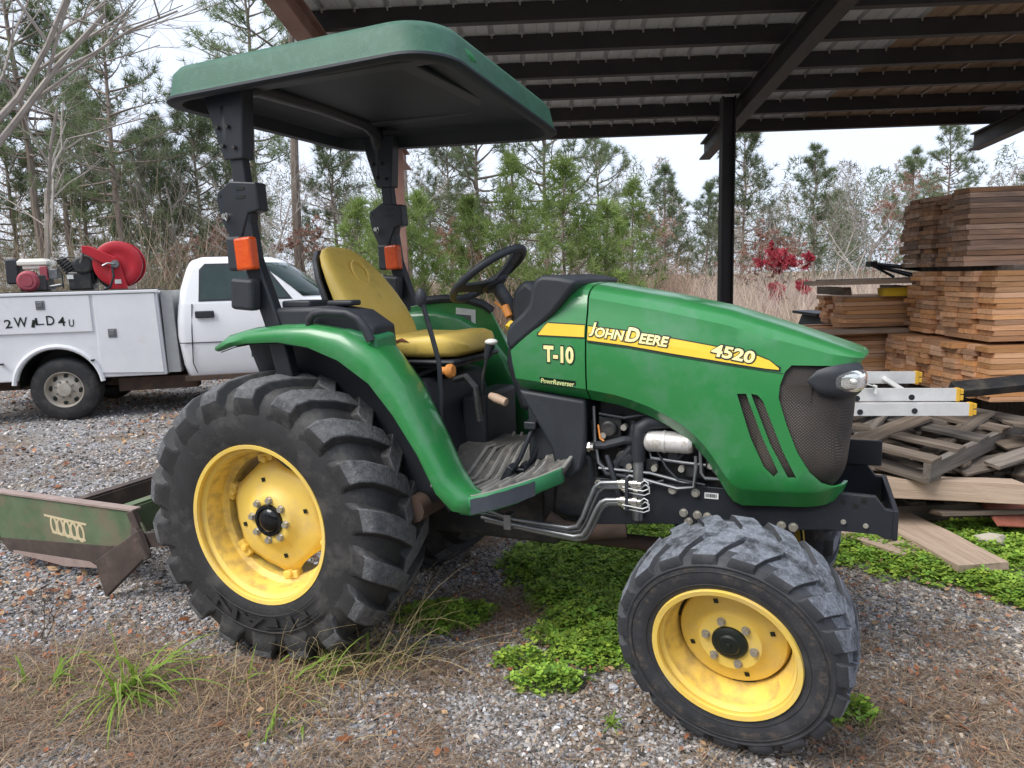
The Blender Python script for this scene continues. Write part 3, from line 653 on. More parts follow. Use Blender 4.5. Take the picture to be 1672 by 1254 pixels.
# black slatted crate
t = thing('plastic_pallet', 'black slatted pallet standing beyond the tractor nose', 'pallet', at(3.05, 8.2, .82), SHED_ROT)
for k in range(7):
    b = MB(); b.box((.11 * k, 0, .12), (.055, .7, .22), Matrix.Rotation(.35, 3, 'Y')); b.build('slat', M['black_plastic'], t, smooth=False)
b = MB(); b.box((.33, 0, .245), (.86, .74, .03)); b.build('deck', M['black_plastic'], t, smooth=False)
b = MB(); b.box((.33, 0, -.4), (.8, .66, .8)); b.build('support_block', M['grey_board'], t, smooth=False)

# ------------------------------------------------------------------ broken pallets, ladder, odds and ends
def pallet(label, loc, rot, nd=7, W=1.05, L_=1.2, miss=(), seed=0, under=True):
    t = thing('pallet', label, 'pallet', loc, 0, 'old grey pallets piled below the lumber'); t.rotation_euler = rot; R0 = random.Random(seed)
    sm = bpy.data.meshes.get('stringer_mesh') or board_mesh('stringer_mesh', 1.2, .04, .09, M['grey_board'])
    dm = bpy.data.meshes.get('slat_mesh') or board_mesh('slat_mesh', 1.05, .11, .019, M['grey_board'])
    for y in (-W / 2 + .02, 0, W / 2 - .02): link('stringer', sm, t, (-L_ / 2, y, .065), (0, 0, R0.gauss(0, .01)))
    for side in ((0, 1) if under else (1,)):
        n = nd if side else 4
        for k in range(n):
            if (side, k) in miss: continue
            link('slat', dm, t, (-L_ / 2 + .06 + (L_ - .12) * k / (n - 1), -W / 2, .121 if side else .009), (R0.gauss(0, .02), R0.gauss(0, .015), PI / 2 + R0.gauss(0, .03)), (R0.uniform(.93, 1.03), R0.uniform(.8, 1.25), 1))
    return t
pallet('upside-down grey pallet tilted on top of the pile below the ladder', at(2.28, 4.66, .46), (.07, -.07, SHED_ROT + .62), 5, miss=((0, 2),), seed=1)
pallet('broken grey pallet at the right edge of the pile', at(3.10, 4.85, .36), (-.08, .13, SHED_ROT - .30), 6, miss=((1, 2), (1, 4)), seed=2)
pallet('lower pallet lying flat under the tilted one', at(2.32, 4.75, .22), (.03, .03, SHED_ROT + .2), 6, seed=3)
pallet('bottom pallet on the ground at the right of the pile', at(3.1, 4.78, .16), (.0, .05, SHED_ROT + .1), 6, seed=4)
pallet('ground pallet half hidden behind the thick pale timber', at(2.12, 4.8, .02), (0, 0, SHED_ROT + .05), 6, seed=5)
pallet('ground pallet beneath the rusty red sheet', at(3.3, 4.85, .02), (0, 0, SHED_ROT - .04), 6, seed=6)
for k, (T_, D_) in enumerate(((3.95, 5.75), (5.3, 5.75), (3.35, 7.0), (4.4, 7.0))):
    b = MB(); b.box((0, 0, .29), (.25, 1.2, .58)); o = b.build('timber_bunk', M['grey_board'], smooth=False, bevel=.01); o.location = at(T_, D_, 0); o.rotation_euler = (0, 0, SHED_ROT)
    tag(o, 'dark timber bunk holding up ' + ('the lowest lumber stack at its cut ends', 'the lowest lumber stack near the right edge', 'the low lumber pile at its cut ends', 'the low lumber pile further right')[k], 'timber', 'timber bunks')
R_ = random.Random(21)
for k, (a, b) in enumerate((((2.55, 4.10, .42), (3.75, 4.55, .62)), ((2.75, 4.3, .62), (3.9, 4.2, .50)), ((2.9, 4.15, .30), (3.6, 4.75, .66)), ((1.7, 4.6, .55), (2.5, 4.75, .72)), ((2.2, 4.0, .18), (3.5, 4.1, .16)), ((2.5, 4.85, .70), (3.9, 4.95, .78)), ((1.75, 4.15, .45), (2.35, 4.9, .66)), ((3.0, 4.05, .46), (3.55, 4.6, .30)))):
    plank('loose_board', ('weathered loose board sloping up to the right in the pallet pile', 'loose board leaning down to the right under the lumber', 'short loose board crossing the broken pallet', 'loose board behind the tractor bracket under the ladder', 'low loose board along the ground before the pile', 'loose board just below the lowest lumber stack', 'loose board slanting under the ladder beside the grille', 'split loose board on the right pallet')[k], 'board', at(*a), at(*b), R_.uniform(.09, .14), .025, M['grey_board'], R_.uniform(-.3, .3), 'loose boards in the pallet pile')
for k, (a, b, w_) in enumerate((((1.78, 4.25, .50), (2.40, 4.55, .62), .11), ((2.20, 4.2, .44), (2.80, 4.6, .62), .12), ((2.40, 4.15, .38), (3.05, 4.35, .44), .13), ((1.80, 4.18, .40), (2.50, 4.26, .34), .12), ((2.72, 4.3, .48), (3.40, 4.5, .52), .11), ((2.75, 4.15, .34), (3.3, 4.7, .58), .09))):
    plank('splintered_board', ('splintered grey board slanting up beside the grille under the ladder', 'splintered board leaning across the tilted pallet toward the ladder end', 'splintered board low across the right pallet, nearly level', 'splintered board sloping down right in front of the tilted pallet', 'splintered board at the right edge below the flat steel bar', 'narrow splintered board propped steeply on the right pallet')[k], 'board', at(*a), at(*b), w_, .022, M['grey_board'], .2 * (-1) ** k, 'splintered boards on the pallet heap')
# ladder
t = thing('ladder', 'aluminium ladder with yellow end caps lying on the pallets', 'ladder', at(2.46, 4.20, .69), SHED_ROT)
def rail(y, z, x0, x1, capx):
    r = MB(); hh = .074
    poly = [(0, 0), (.028, 0), (.028, .006), (.006, .006), (.006, hh - .006), (.028, hh - .006), (.028, hh), (0, hh)]
    r.prism(poly, (x0, y, z), (0, 1, 0), (0, 0, 1), (x1 - x0, 0, -.02 * (x1 - x0)))
    r.build('rail', M['aluminium'], t, smooth=False)
    c = MB(); c.box((capx, y + .014, z + hh / 2), (.022, .034, hh + .006)); 
    c.box((capx + .022, y + .014, z + hh * .75), (.02, .03, .03)); c.box((capx + .022, y + .014, z + hh * .25), (.02, .03, .03)); c.build('end_cap', M['ladder_cap'], t, smooth=False, bevel=.003)
rail(0, 0, .02, -2.2, .02); rail(.05, .078, -.03, -2.2, -.03); rail(.38, .135, -.10, -2.2, -.10)
for x in (-.30, -.61, -.92, -1.25):
    b = MB(); b.tube([(x, .06, .12), (x, .38, .17)], .016, 8); b.build('rung', M['aluminium'], t)
    b = MB()
    for dx, zz in ((0, .015), (-.02, .095)):
        b.tube([(x + dx, -.003, zz + .02), (x + dx, .004, zz + .02)], .017, 10)
    b.build('rung_end', M['black_paint'], t)
b = MB(); b.box((-.55, .02, .19), (.06, .04, .006), Matrix.Rotation(.3, 3, 'Y')); b.box((-.525, .01, .165), (.006, .04, .05)); b.build('paper_tag', M['white_sticker'], t, smooth=False)
# rusty sheet, rock
o = plank('rusty_sheet', 'rust red sheet metal at the right edge beside the thick timber', 'sheet metal', at(2.50, 4.05, .20), at(3.6, 4.1, .10), .30, .012, M['rust'], .5)
o = plank('metal_strip', 'pale metal strip beside the rusty red sheet', 'metal strip', at(2.60, 3.98, .275), at(3.3, 3.98, .24), .06, .01, M['aluminium'], .4)
b = MB(); b.sphere((0, 0, .05), .075, 8, sc=(1.2, .8, .8)); b.v = [(x * R_.uniform(.8, 1.2), y * R_.uniform(.8, 1.2), z * R_.uniform(.8, 1.15)) for x, y, z in b.v]
o = b.build('rock', M['stone'], smooth=False, weld=.02); o.location = at(2.42, 3.86, 0); tag(o, 'pale tan rock in clover below the thick timber', 'rock')
# ------------------------------------------------------------------ trees
def tufts_mesh(name, C_, Dn, n, L_, w, mat, spread=.9, seed=0):
    """C_ tuft centres, Dn their growth directions; n thin needles each"""
    r = np.random.default_rng(seed); k = len(C_)
    d = r.normal(0, 1, (k, n, 3)); d /= np.linalg.norm(d, axis=2, keepdims=True)
    d = d * spread + Dn[:, None, :] * .75 + np.array([0, 0, .12]); d /= np.linalg.norm(d, axis=2, keepdims=True)
    ln = L_ * r.uniform(.6, 1.25, (k, n, 1)); p = C_[:, None, :] + d * ln * .04 + r.normal(0, .02, (k, n, 3))
    s = np.cross(d, r.normal(0, 1, (k, n, 3))); s /= np.linalg.norm(s, axis=2, keepdims=True) + 1e-9
    W = np.stack([p - s * w, p + s * w, p + d * ln], 2).reshape(-1, 3)
    return raw_mesh(name, W, np.arange(len(W)).reshape(-1, 3), mat)
def pine(seed, h, cb, spread, nb, needle='needle', per=9, nn=17, nl=.27, young=False, trunk_r=None):
    R0 = random.Random(seed); tr = MB(); r0 = trunk_r or .0105 * h
    lean = (R0.gauss(0, .02), R0.gauss(0, .02)); pts = []; rr = []
    for i in range(10):
        f = i / 9; pts.append(Vector((lean[0] * h * f + R0.gauss(0, .012) * h * .3 * (0 < i < 9), lean[1] * h * f + R0.gauss(0, .012) * h * .3 * (0 < i < 9), h * f * .985))); rr.append(r0 * (1 - f) ** .8 + .008)
    tr.tube(pts, rr, 7)
    def tp(f):
        x = f * 9; i = min(8, int(x)); return pts[i].lerp(pts[i + 1], x - i)
    C_, Dn = [], []
    for b in range(nb):
        f = cb + (1 - cb) * ((b + R0.random()) / nb); p = tp(min(f, .995)); q = (f - cb) / (1 - cb)
        az = b * 2.39996 + R0.gauss(0, .5)
        shape = (1 - q) ** .75 * (.55 + .45 * min(1, q * 4)) if not young else (1 - q) ** .9
        L_ = spread * (shape * R0.uniform(.6, 1.15) + .10); el = rad((-8 + 55 * q) if not young else (12 + 45 * q)) + R0.gauss(0, .15)
        d = Vector((math.cos(az), math.sin(az), 0)); path = [p]; e = el; c = p.copy(); ns = 5
        for i in range(ns):
            dd = (math.cos(e) * d + math.sin(e) * Vector((0, 0, 1))); c = c + dd * L_ / ns; path.append(c.copy()); e += R0.gauss(.10, .10)
            az2 = R0.gauss(0, .12); d = Vector((d.x * math.cos(az2) - d.y * math.sin(az2), d.x * math.sin(az2) + d.y * math.cos(az2), 0))
        br = .028 * L_ ** .5 * (.6 if young else 1)
        tr.tube(path, [br * (1 - .82 * i / ns) for i in range(ns + 1)], 4, cap=False)
        for j in range(per):
            u = 1 - (j / per) ** 1.2 * .68 if j else 1.0
            x = u * ns; i = min(ns - 1, int(x)); base = path[i].lerp(path[i + 1], x - i)
            td = (path[i + 1] - path[i]).normalized()
            if j:
                sd = Vector((R0.gauss(0, 1), R0.gauss(0, 1), R0.gauss(.35, .4))); sd = (sd.normalized() + td * .8).normalized(); tl = L_ * R0.uniform(.10, .30) + .08
                e2 = base + sd * tl; tr.tube([base, e2], [.006, .003], 3, cap=False)
                for q2 in ((1.0, .55) if tl > .22 else (1.0,)): C_.append(base.lerp(e2, q2)); Dn.append(sd)
            else: C_.append(base); Dn.append(td)
    for q in (.97, 1.0): C_.append(tp(min(q, .999))); Dn.append(Vector((0, 0, 1)))
    tm = tr.mesh('trunk', M['bark'], recalc=False)
    cm = tufts_mesh('crown', np.array([v[:] for v in C_]), np.array([v[:] for v in Dn]), nn, nl, .0095 if not young else .010, M[needle], seed=seed)
    return tm, cm
def bare(seed, h, r0, depth=5, leaf=None, up_=.25, nleaf=0):
    R0 = random.Random(seed); tr = MB(); tips = []
    def grow(p, d, L_, r, dep):
        n = 3; path = [p]; c = p.copy(); dd = d.copy()
        for i in range(n):
            dd = (dd + Vector((R0.gauss(0, .13), R0.gauss(0, .13), R0.gauss(.03, .08)))).normalized(); c = c + dd * L_ / n; path.append(c.copy())
        tr.tube(path, [r * (1 - .4 * i / n) for i in range(n + 1)], 6 if dep > 3 else (4 if dep > 1 else 3), cap=False)
        if dep <= 1: tips.append((c.copy(), dd.copy()))
        if dep == 0: return
        for _ in range(3 if dep > 1 else R0.choice([2, 3, 4])):
            sp = Vector((R0.gauss(0, 1), R0.gauss(0, 1), R0.gauss(up_, .5))).normalized(); nd = (dd * .75 + sp * .75).normalized()
            k = R0.uniform(.35, 1.0); x = k * n; i = min(n - 1, int(x)); grow(path[i].lerp(path[i + 1], x - i), nd, L_ * R0.uniform(.5, .78), max(r * .5, .003), dep - 1)
    grow(Vector((0, 0, 0)), Vector((R0.gauss(0, .08), R0.gauss(0, .08), 1)).normalized(), h * .42, r0, depth)
    tm = tr.mesh('trunk', M['bare_bark'], recalc=False)
    cm = None
    if leaf:
        cm = tufts_mesh('crown', np.array([t[0][:] for t in tips]), np.array([t[1][:] for t in tips]), nleaf, .10, .025, M[leaf], spread=1.2, seed=seed)
    return tm, cm
P = {
 'tall1': pine(1, 11.5, .42, 2.6, 46), 'tall2': pine(2, 12.5, .50, 2.4, 42, 'needle_d'), 'tall3': pine(3, 10.0, .38, 2.3, 50),
 'mid1': pine(4, 7.5, .30, 2.0, 46), 'mid2': pine(5, 7.0, .22, 1.9, 54, 'needle_d'), 'open1': pine(6, 7.6, .38, 2.7, 34, 'needle', 9),
 'open2': pine(7, 6.8, .34, 2.4, 30, 'needle', 8), 'young1': pine(8, 3.6, .04, 1.35, 44, 'needle_y', 5, 15, .26, True), 'young2': pine(9, 4.4, .05, 1.6, 46, 'needle_y', 5, 15, .28, True),
 'young3': pine(10, 3.0, .03, 1.3, 38, 'needle_y', 5, 15, .25, True), 'full1': pine(12, 8.0, .10, 2.2, 74, 'needle_d', 8),
 'bare1': bare(20, 9.0, .10, 5), 'bare2': bare(21, 7.5, .07, 5), 'bare3': bare(22, 5.0, .045, 5), 'rusty1': bare(23, 6.0, .06, 5, 'dead_leaf', .25, 5), 'rusty2': bare(24, 4.2, .045, 5, 'dead_leaf', .3, 6), 'red1': bare(25, 2.3, .03, 4, 'red_leaf', .2, 26)}
def tree(kind, px, D, s, rz, label, nm=None, z=0):
    T = D * (px - 883) / 1181
    cat = 'tree'; name = nm or ('pine_tree' if kind[:4] in ('tall', 'mid1', 'mid2', 'open', 'full') else 'young_pine' if kind[:5] == 'young' else 'bare_tree' if kind[:4] == 'bare' else 'leafy_tree')
    grp = {'pine_tree': 'pines along the edge of the woods', 'young_pine': 'young green pines behind the shed', 'bare_tree': 'leafless trees among the pines'}.get(name, 'rusty leaved trees behind the yard')
    t = thing(name, label, cat, at(T, D, z), rz, grp); t.scale = (s, s, s)
    tm, cm = P[kind]; link('trunk', tm, t)
    if cm: link('crown', cm, t)
    return t
TREES = [
 ('mid1', 385, 24, 1.0, .6, 'grey green pine behind the near canopy post'),
 ('tall3', 120, 22, .95, 1.7, 'tall pine left of the leaning trunk at the left'),
 ('full1', 20, 23, 1.0, 4.0, 'full pine low at the left edge behind the truck bed'),
 ('mid2', 250, 20, .8, 5.2, 'short dense pine right behind the red hose reel'),
 ('rusty2', 385, 18, 1.0, 3.1, 'rusty leaved tree right behind the truck cab roof'),
 ('bare2', 310, 18, .95, 3.8, 'leafless tree left of the truck cab'),
 ('mid1', 560, 27, .95, 2.1, 'pine seen between the two canopy posts at right'),
 ('bare1', -40, 12.5, 1.15, 0.3, 'big leafless tree at the far left edge with branches reaching over the truck'),
 ('bare2', 60, 13.5, 1.1, 1.1, 'leafless grey tree rising behind the red engine on the truck bed'),
 ('tall1', 70, 19, 1.0, 2.0, 'tall pine at the left edge behind the big leafless tree'),
 ('tall3', 205, 17, .84, 4.1, 'pine with a leaning bare trunk above the red hose reel'),
 ('tall2', -60, 21, .95, .4, 'tall dark pine cut by the left edge of the picture'),
 ('full1', 345, 21, .90, 1.0, 'full green pine between the hose reel and the near canopy post'),
 ('full1', 280, 27, .95, 2.2, 'full pine further back left of the near canopy post'),
 ('mid2', 140, 24, 1.1, 3.0, 'dense dark pine behind the truck bed'),
 ('tall2', 487, 20, 1.12, 1.3, 'tall pine with straight grey trunk seen between the canopy posts'),
 ('tall1', 430, 27, 1.18, 5.0, 'tallest pine, its crown rising above the tractor canopy'),
 ('bare2', 455, 17, .8, 2.2, 'thin leafless tree behind the truck windshield'),
 ('bare3', 545, 16, 1.1, .7, 'slender leafless tree left of the seat back'),
 ('bare2', 590, 21, .8, 4.2, 'leafless tree behind the far canopy post'),
 ('rusty2', 520, 19, 1.0, 1.5, 'rusty leaved tree behind the truck cab'),
 ('tall2', 672, 19, 1.05, 2.7, 'pine with mottled trunk just right of the red shed post'),
 ('open1', 790, 21, .92, .2, 'spreading pine left of centre below the canopy corner'),
 ('open2', 900, 20, 1.0, 1.9, 'spreading pine right of the canopy front corner'),
 ('mid1', 745, 25, .9, 3.3, 'pine partly hidden by the spreading pine under the canopy'),
 ('open1', 985, 26, .85, 3.9, 'thin topped pine behind the tractor cowl'),
 ('young2', 650, 13.5, .80, .5, 'young bright pine behind the red shed post'),
 ('young1', 706, 14.5, .86, 2.5, 'young bright pine left of the steering wheel'),
 ('young2', 850, 16, .90, 1.2, 'young bright pine right behind the steering wheel'),
 ('young1', 925, 14.5, 1.0, 3.6, 'large young pine above the dashboard cowl'),
 ('young3', 780, 16.5, 1.05, 5.1, 'young pine seen inside the steering wheel rim'),
 ('young2', 1032, 17, .80, 4.4, 'young pine above the rear of the hood'),
 ('young3', 990, 15, .95, 2.9, 'small young pine left of the one above the hood'),
 ('young3', 600, 15, 1.0, .2, 'young pine low behind the tractor seat'),
 ('rusty2', 735, 17, .9, .8, 'rusty leaved sapling between the young pines left of the steering wheel'),
 ('rusty1', 865, 22, .8, 2.8, 'rusty leaved tree behind the young pines at centre'),
 ('rusty1', 1060, 24, .75, 1.7, 'rusty leaved tree left of the dark shed post'),
 ('mid2', 1085, 30, .80, 1.2, 'round topped pine left of the dark shed post'),
 ('mid1', 1208, 28, .92, 4.6, 'narrow pine right behind the dark shed post'),
 ('mid2', 1150, 33, .75, 2.5, 'low pine behind the dark shed post'),
 ('bare2', 1275, 24, .72, 3.3, 'pale leafless tree above the crimson bush'),
 ('mid1', 1320, 31, .85, .9, 'pine left of the brown topped tree at right'),
 ('rusty1', 1405, 29, 1.0, 5.5, 'brown topped tree between two pines at right'),
 ('bare3', 1350, 20, .95, 1.4, 'pale leafless sapling right of the crimson bush'),
 ('bare3', 1430, 19, .9, 2.6, 'pale leafless sapling left of the stained lumber stack'),
 ('bare2', 1180, 22, .55, 5.8, 'small leafless tree at the foot of the dark shed post'),
 ('tall3', 1528, 27, .66, 2.0, 'pine rising above the left end of the stained lumber stack'),
 ('mid1', 1470, 33, .85, 3.5, 'pine just left of the stained lumber stack'),
 ('mid2', 1672, 29, .88, .5, 'pine top at the right edge above the lumber'),
 ('rusty2', 1235, 21, .9, 4.9, 'rusty sapling between the dark post and the crimson bush'),
 ('red1', 1292, 18.0, 1.12, .7, 'crimson leaved bush right of the dark shed post'),
]
for a in TREES: tree(*a)

# ---- undergrowth and the far wood, each one mass
def stems(n, pxs, Ds, hs, cols, w, lean=.35, z0=0.0, clump=0):
    px = rng.uniform(*pxs, n); D = rng.uniform(*Ds, n); T = D * (px - 883) / 1181
    if clump:
        k = n // clump; idx = rng.integers(0, k, n); D = rng.uniform(*Ds, k)[idx]; px = rng.uniform(*pxs, k)[idx]; T = D * (px - 883) / 1181 + rng.normal(0, .22, n); D = D + rng.normal(0, .22, n)
    x = CAM.x + D * DX.x + T * TX.x; y = CAM.y + D * DX.y + T * TX.y
    patch = np.clip(fnoise(x, y, .35) * 1.6 - .15, .25, 1.25)
    h = rng.uniform(*hs, n) * patch; p = np.stack([x, y, np.full(n, z0) + h * rng.uniform(0, .55, n)], 1); d = np.stack([rng.normal(0, lean, n), rng.normal(0, lean, n), np.ones(n)], 1); d /= np.linalg.norm(d, axis=1, keepdims=True)
    s = np.cross(d, rng.normal(0, 1, (n, 3))); s /= np.linalg.norm(s, axis=1, keepdims=True)
    tip = p + d * (h * rng.uniform(.35, .8, n))[:, None]; W = np.stack([p - s * w, p + s * w, tip], 1).reshape(-1, 3)
    c = np.array(cols)[rng.integers(0, len(cols), n)] * rng.uniform(.7, 1.2, n)[:, None]
    return W, np.arange(len(W)).reshape(-1, 3), np.repeat(c, 3, 0)
pink = [(.58, .46, .41), (.52, .40, .35), (.64, .54, .45), (.48, .35, .31), (.62, .53, .40)]; tan = [(.64, .56, .42), (.58, .48, .35), (.50, .40, .29)]
brown = [(.34, .26, .19), (.42, .33, .25), (.30, .25, .19), (.24, .25, .13)]
V, F, Cc = merge([stems(52000, (1060, 1760), (14, 27), (.6, 1.9), pink, .006, .45, 0, 40), stems(26000, (1040, 1700), (11.5, 20), (.4, 1.2), tan, .006, .4, 0, 40),
                  stems(30000, (560, 1120), (14, 24), (.6, 2.6), [(.46, .29, .24), (.42, .27, .22), (.52, .39, .29), (.30, .27, .15)], .006, .45, 0, 40), stems(40000, (-150, 640), (12.5, 24), (.8, 3.6), brown, .006, .5, 0, 45)])
tag(link('underbrush', raw_mesh('underbrush', V, F, M['brush_tint'], col=Cc)), 'tangled pinkish brown dry brush in front of the woods', 'brush', kind='stuff')
def far_wood(n, D0_, D1_):
    r = np.random.default_rng(3); C_, colr = [], []
    k = 330; pxs = r.uniform(-900, 2500, k); Ds = r.uniform(D0_, D1_, k)
    out = []
    for i in range(k):
        left = pxs[i] < 700; hgt = r.uniform(5.0, 9.5) if left else r.uniform(3.6, 6.6); T = Ds[i] * (pxs[i] - 883) / 1181
        m_ = n // k; f = r.random(m_) ** .8; a = r.uniform(0, 2 * PI, m_); R1 = (1 - f) ** .7 * r.uniform(.6, 1.0, m_) * hgt * .27 + .1
        x = CAM.x + Ds[i] * DX.x + T * TX.x + R1 * np.cos(a); y = CAM.y + Ds[i] * DX.y + T * TX.y + R1 * np.sin(a); z = f * hgt + .2
        base = np.array([(.16, .20, .12), (.19, .22, .13), (.36, .32, .27), (.38, .31, .26), (.31, .29, .25)][r.integers(0, 5)])
        p = np.stack([x, y, z], 1); d = r.normal(0, 1, (m_, 3)) + np.array([0, 0, .5]); d /= np.linalg.norm(d, axis=1, keepdims=True); s = np.cross(d, r.normal(0, 1, (m_, 3))); s /= np.linalg.norm(s, axis=1, keepdims=True)
        W = np.stack([p - s * .022, p + s * .022, p + d * r.uniform(.15, .38, m_)[:, None]], 1).reshape(-1, 3)
        out.append((W, np.arange(len(W)).reshape(-1, 3), np.repeat(base * r.uniform(.7, 1.25, m_)[:, None], 3, 0)))
    return merge(out)
def wood_behind(n, k=90):                 # the same woods go on round the yard, behind the viewer
    r = np.random.default_rng(8); out = []
    for i in range(k):
        a = r.uniform(PI * .62, PI * 1.6); d_ = r.uniform(24, 38); hgt = r.uniform(7, 13); m_ = n // k; f = r.random(m_) ** .8; b_ = r.uniform(0, 2 * PI, m_); R1 = (1 - f) ** .6 * r.uniform(.5, 1, m_) * hgt * .28 + .1
        p = np.stack([CAM.x + d_ * math.sin(a) + R1 * np.cos(b_), CAM.y + d_ * math.cos(a) + R1 * np.sin(b_), f * hgt + .2], 1); d = r.normal(0, 1, (m_, 3)); d /= np.linalg.norm(d, axis=1, keepdims=True); s = np.cross(d, r.normal(0, 1, (m_, 3))); s /= np.linalg.norm(s, axis=1, keepdims=True)
        W = np.stack([p - s * .10, p + s * .10, p + d * r.uniform(.4, .9, m_)[:, None]], 1).reshape(-1, 3); base = np.array([(.10, .13, .07), (.12, .145, .08), (.22, .19, .15)][r.integers(0, 3)])
        out.append((W, np.arange(len(W)).reshape(-1, 3), np.repeat(base * r.uniform(.7, 1.25, m_)[:, None], 3, 0)))
    return merge(out)
V, F, Cc = merge([far_wood(240000, 33, 52), wood_behind(54000)])
tag(link('distant_woods', raw_mesh('distant_woods', V, F, M['brush_tint'], col=Cc)), 'hazy mixed woods closing off the view behind the yard', 'woods', kind='stuff')


# ------------------------------------------------------------------ service truck (local x forward, y away from the yard, z up)
TH = rad(35.76)
truck = thing('service_truck', 'white pickup truck with a scuffed service body parked behind the tractor', 'truck', (-6.145, 2.909, 0), TH)
def arc(cx, cz, r, a0, a1, n): return [(cx + r * math.cos(a0 + (a1 - a0) * i / n), cz + r * math.sin(a0 + (a1 - a0) * i / n)) for i in range(n + 1)]
W_ = 1.98
# service body: near side with wheel arch, bed floor, far side
side = [(-1.75, .50)] + arc(-.03, .42, .45, PI * .94, PI * .06, 14) + [(1.15, .50), (1.12, 1.50), (-1.75, 1.52)]
b = MB(); b.xz(side, 0, .46); b.xz(side, W_ - .46, W_); b.box((-.3, W_ / 2, .98), (2.8, W_ - .94, .06)); b.box((1.08, W_ / 2, 1.22), (.06, W_ - .94, .5))
b.build('service_body', M['white_old'], truck, smooth=False, bevel=.012)
b = MB(); b.box((-.30, -.004, 1.512), (2.88, .05, .035)); b.build('top_rail', M['white_old'], truck, smooth=False, bevel=.006)
b = MB(); b.box((-.30, .2, 1.534), (2.86, .42, .012)); b.build('bed_cap', M['black_plastic'], truck, smooth=False)
d = MB(); d.box((-.62, -.008, 1.272), (2.02, .022, .425)); flap = d.build('flap_door', M['white_old'], truck, smooth=False, bevel=.005)
d = MB(); d.xz([(.44, .56), (1.125, .53), (1.095, 1.487), (.425, 1.487)], -.019, .003); door2 = d.build('compartment_door', M['white_old'], truck, smooth=False, bevel=.005)
for (x, z, p, nm) in ((-.13, 1.385, flap, 'latch'), (.60, 1.03, door2, 'latch'), (-1.2, 1.385, flap, 'latch')):
    l = MB(); l.box((x, -.022, z), (.095, .008, .105)); l.box((x - .005, -.03, z + .005), (.06, .012, .06)); q = l.build(nm, M['steel'], p, smooth=False, bevel=.003)
fl = MB(); fl.tube([(x, -.012, z) for x, z in arc(-.03, .42, .475, PI * .97, PI * .03, 20)], .028, 8); fl.build('arch_flare', M['white_old'], truck)
for x in (-.60, .36): l = MB(); l.box((x, -.03, .72), (.03, .05, .02)); l.build('marker_lamp', M['black_plastic'], truck, smooth=False)
# the grey panel between body and cab
b = MB(); b.hexa([(1.16, .05, .52), (1.30, .05, .52), (1.30, W_ - .05, .52), (1.16, W_ - .05, .52), (1.15, .05, 1.51), (1.27, .05, 1.51), (1.27, W_ - .05, 1.51), (1.15, W_ - .05, 1.51)])
b.build('bulkhead', M['truck_grey'], truck, smooth=False)
# cab lower body, sculpted across: rings from bottom to belt
def ring(x0, x1, y0, y1, z, r=.12, n=5):
    out = []
    for cx, cy, a in ((x1 - r, y1 - r, 0), (x0 + r, y1 - r, PI / 2), (x0 + r, y0 + r, PI), (x1 - r, y0 + r, 1.5 * PI)):
        for i in range(n + 1): t_ = a + PI / 2 * i / n; out.append((cx + r * math.cos(t_), cy + r * math.sin(t_), z))
    return out
b = MB()
b.loft([ring(1.36, 3.02, .07, W_ - .07, .46), ring(1.33, 3.03, .02, W_ - .02, .60), ring(1.29, 3.05, 0, W_, .95), ring(1.30, 3.05, .005, W_ - .005, 1.15), ring(1.32, 3.06, .03, W_ - .03, 1.34)])
cab = b.build('cab_body', M['white_paint'], truck, angle=50)
b = MB()
fs = [(2.99, .50), (3.10, .50)] + arc(3.62, .42, .46, PI * .97, PI * .03, 14) + [(4.50, .52), (4.56, .80), (4.52, 1.10), (4.40, 1.24), (3.9, 1.30), (3.05, 1.36), (2.99, 1.36)]
b.xz(fs, .012, W_ - .012); b.build('front_body', M['white_paint'], truck, angle=50, bevel=.03, seg=3)
GZ = [(1.335, 1.33, 3.20, .03), (1.40, 1.34, 3.13, .045), (1.52, 1.36, 3.00, .07), (1.65, 1.40, 2.84, .10), (1.77, 1.44, 2.69, .13), (1.83, 1.47, 2.60, .148), (1.865, 1.50, 2.53, .165), (1.905, 1.60, 2.40, .24)]
def gring(z, x0, x1, y0, rf=.42, r=.10, n=8):
    out = []; y1 = W_ - y0
    for cx, cy, a, ru, rv in ((x1 - rf, y1 - .62, 0, rf, .62), (x0 + r, y1 - r, PI / 2, r, r), (x0 + r, y0 + r, PI, r, r), (x1 - rf, y0 + .62, 1.5 * PI, rf, .62)):
        for i in range(n + 1): t_ = a + PI / 2 * i / n; out.append((cx + ru * math.cos(t_), cy + rv * math.sin(t_), z))
    return out
b = MB(); b.loft([gring(z, x0, x1, y0) for z, x0, x1, y0 in GZ]); b.build('cab_roof', M['white_paint'], truck, angle=60)
def gy(z): return .03 + (z - 1.335) * (.10 / .435)
def pane(name, pts, par=truck, mat='glass', off=-.006):
    p = MB(); A = [(x, gy(z) + off, z) for x, z in pts]; p.v = A + [(x, y + .01, z) for x, y, z in A]; n = len(A)
    p.f = [tuple(range(n)), tuple(range(2 * n - 1, n - 1, -1))] + [(i, n + i, n + (i + 1) % n, (i + 1) % n) for i in range(n)]; p.m = [0] * len(p.f)
    return p.build(name, M[mat], par, smooth=False)
pane('side_window', [(1.60, 1.385), (2.64, 1.385), (2.38, 1.72), (2.26, 1.80), (1.68, 1.80), (1.62, 1.74)])
pane('window_seal', [(1.575, 1.365), (2.68, 1.365), (2.41, 1.73), (2.27, 1.822), (1.665, 1.822), (1.597, 1.75)], off=-.003, mat='black_plastic')
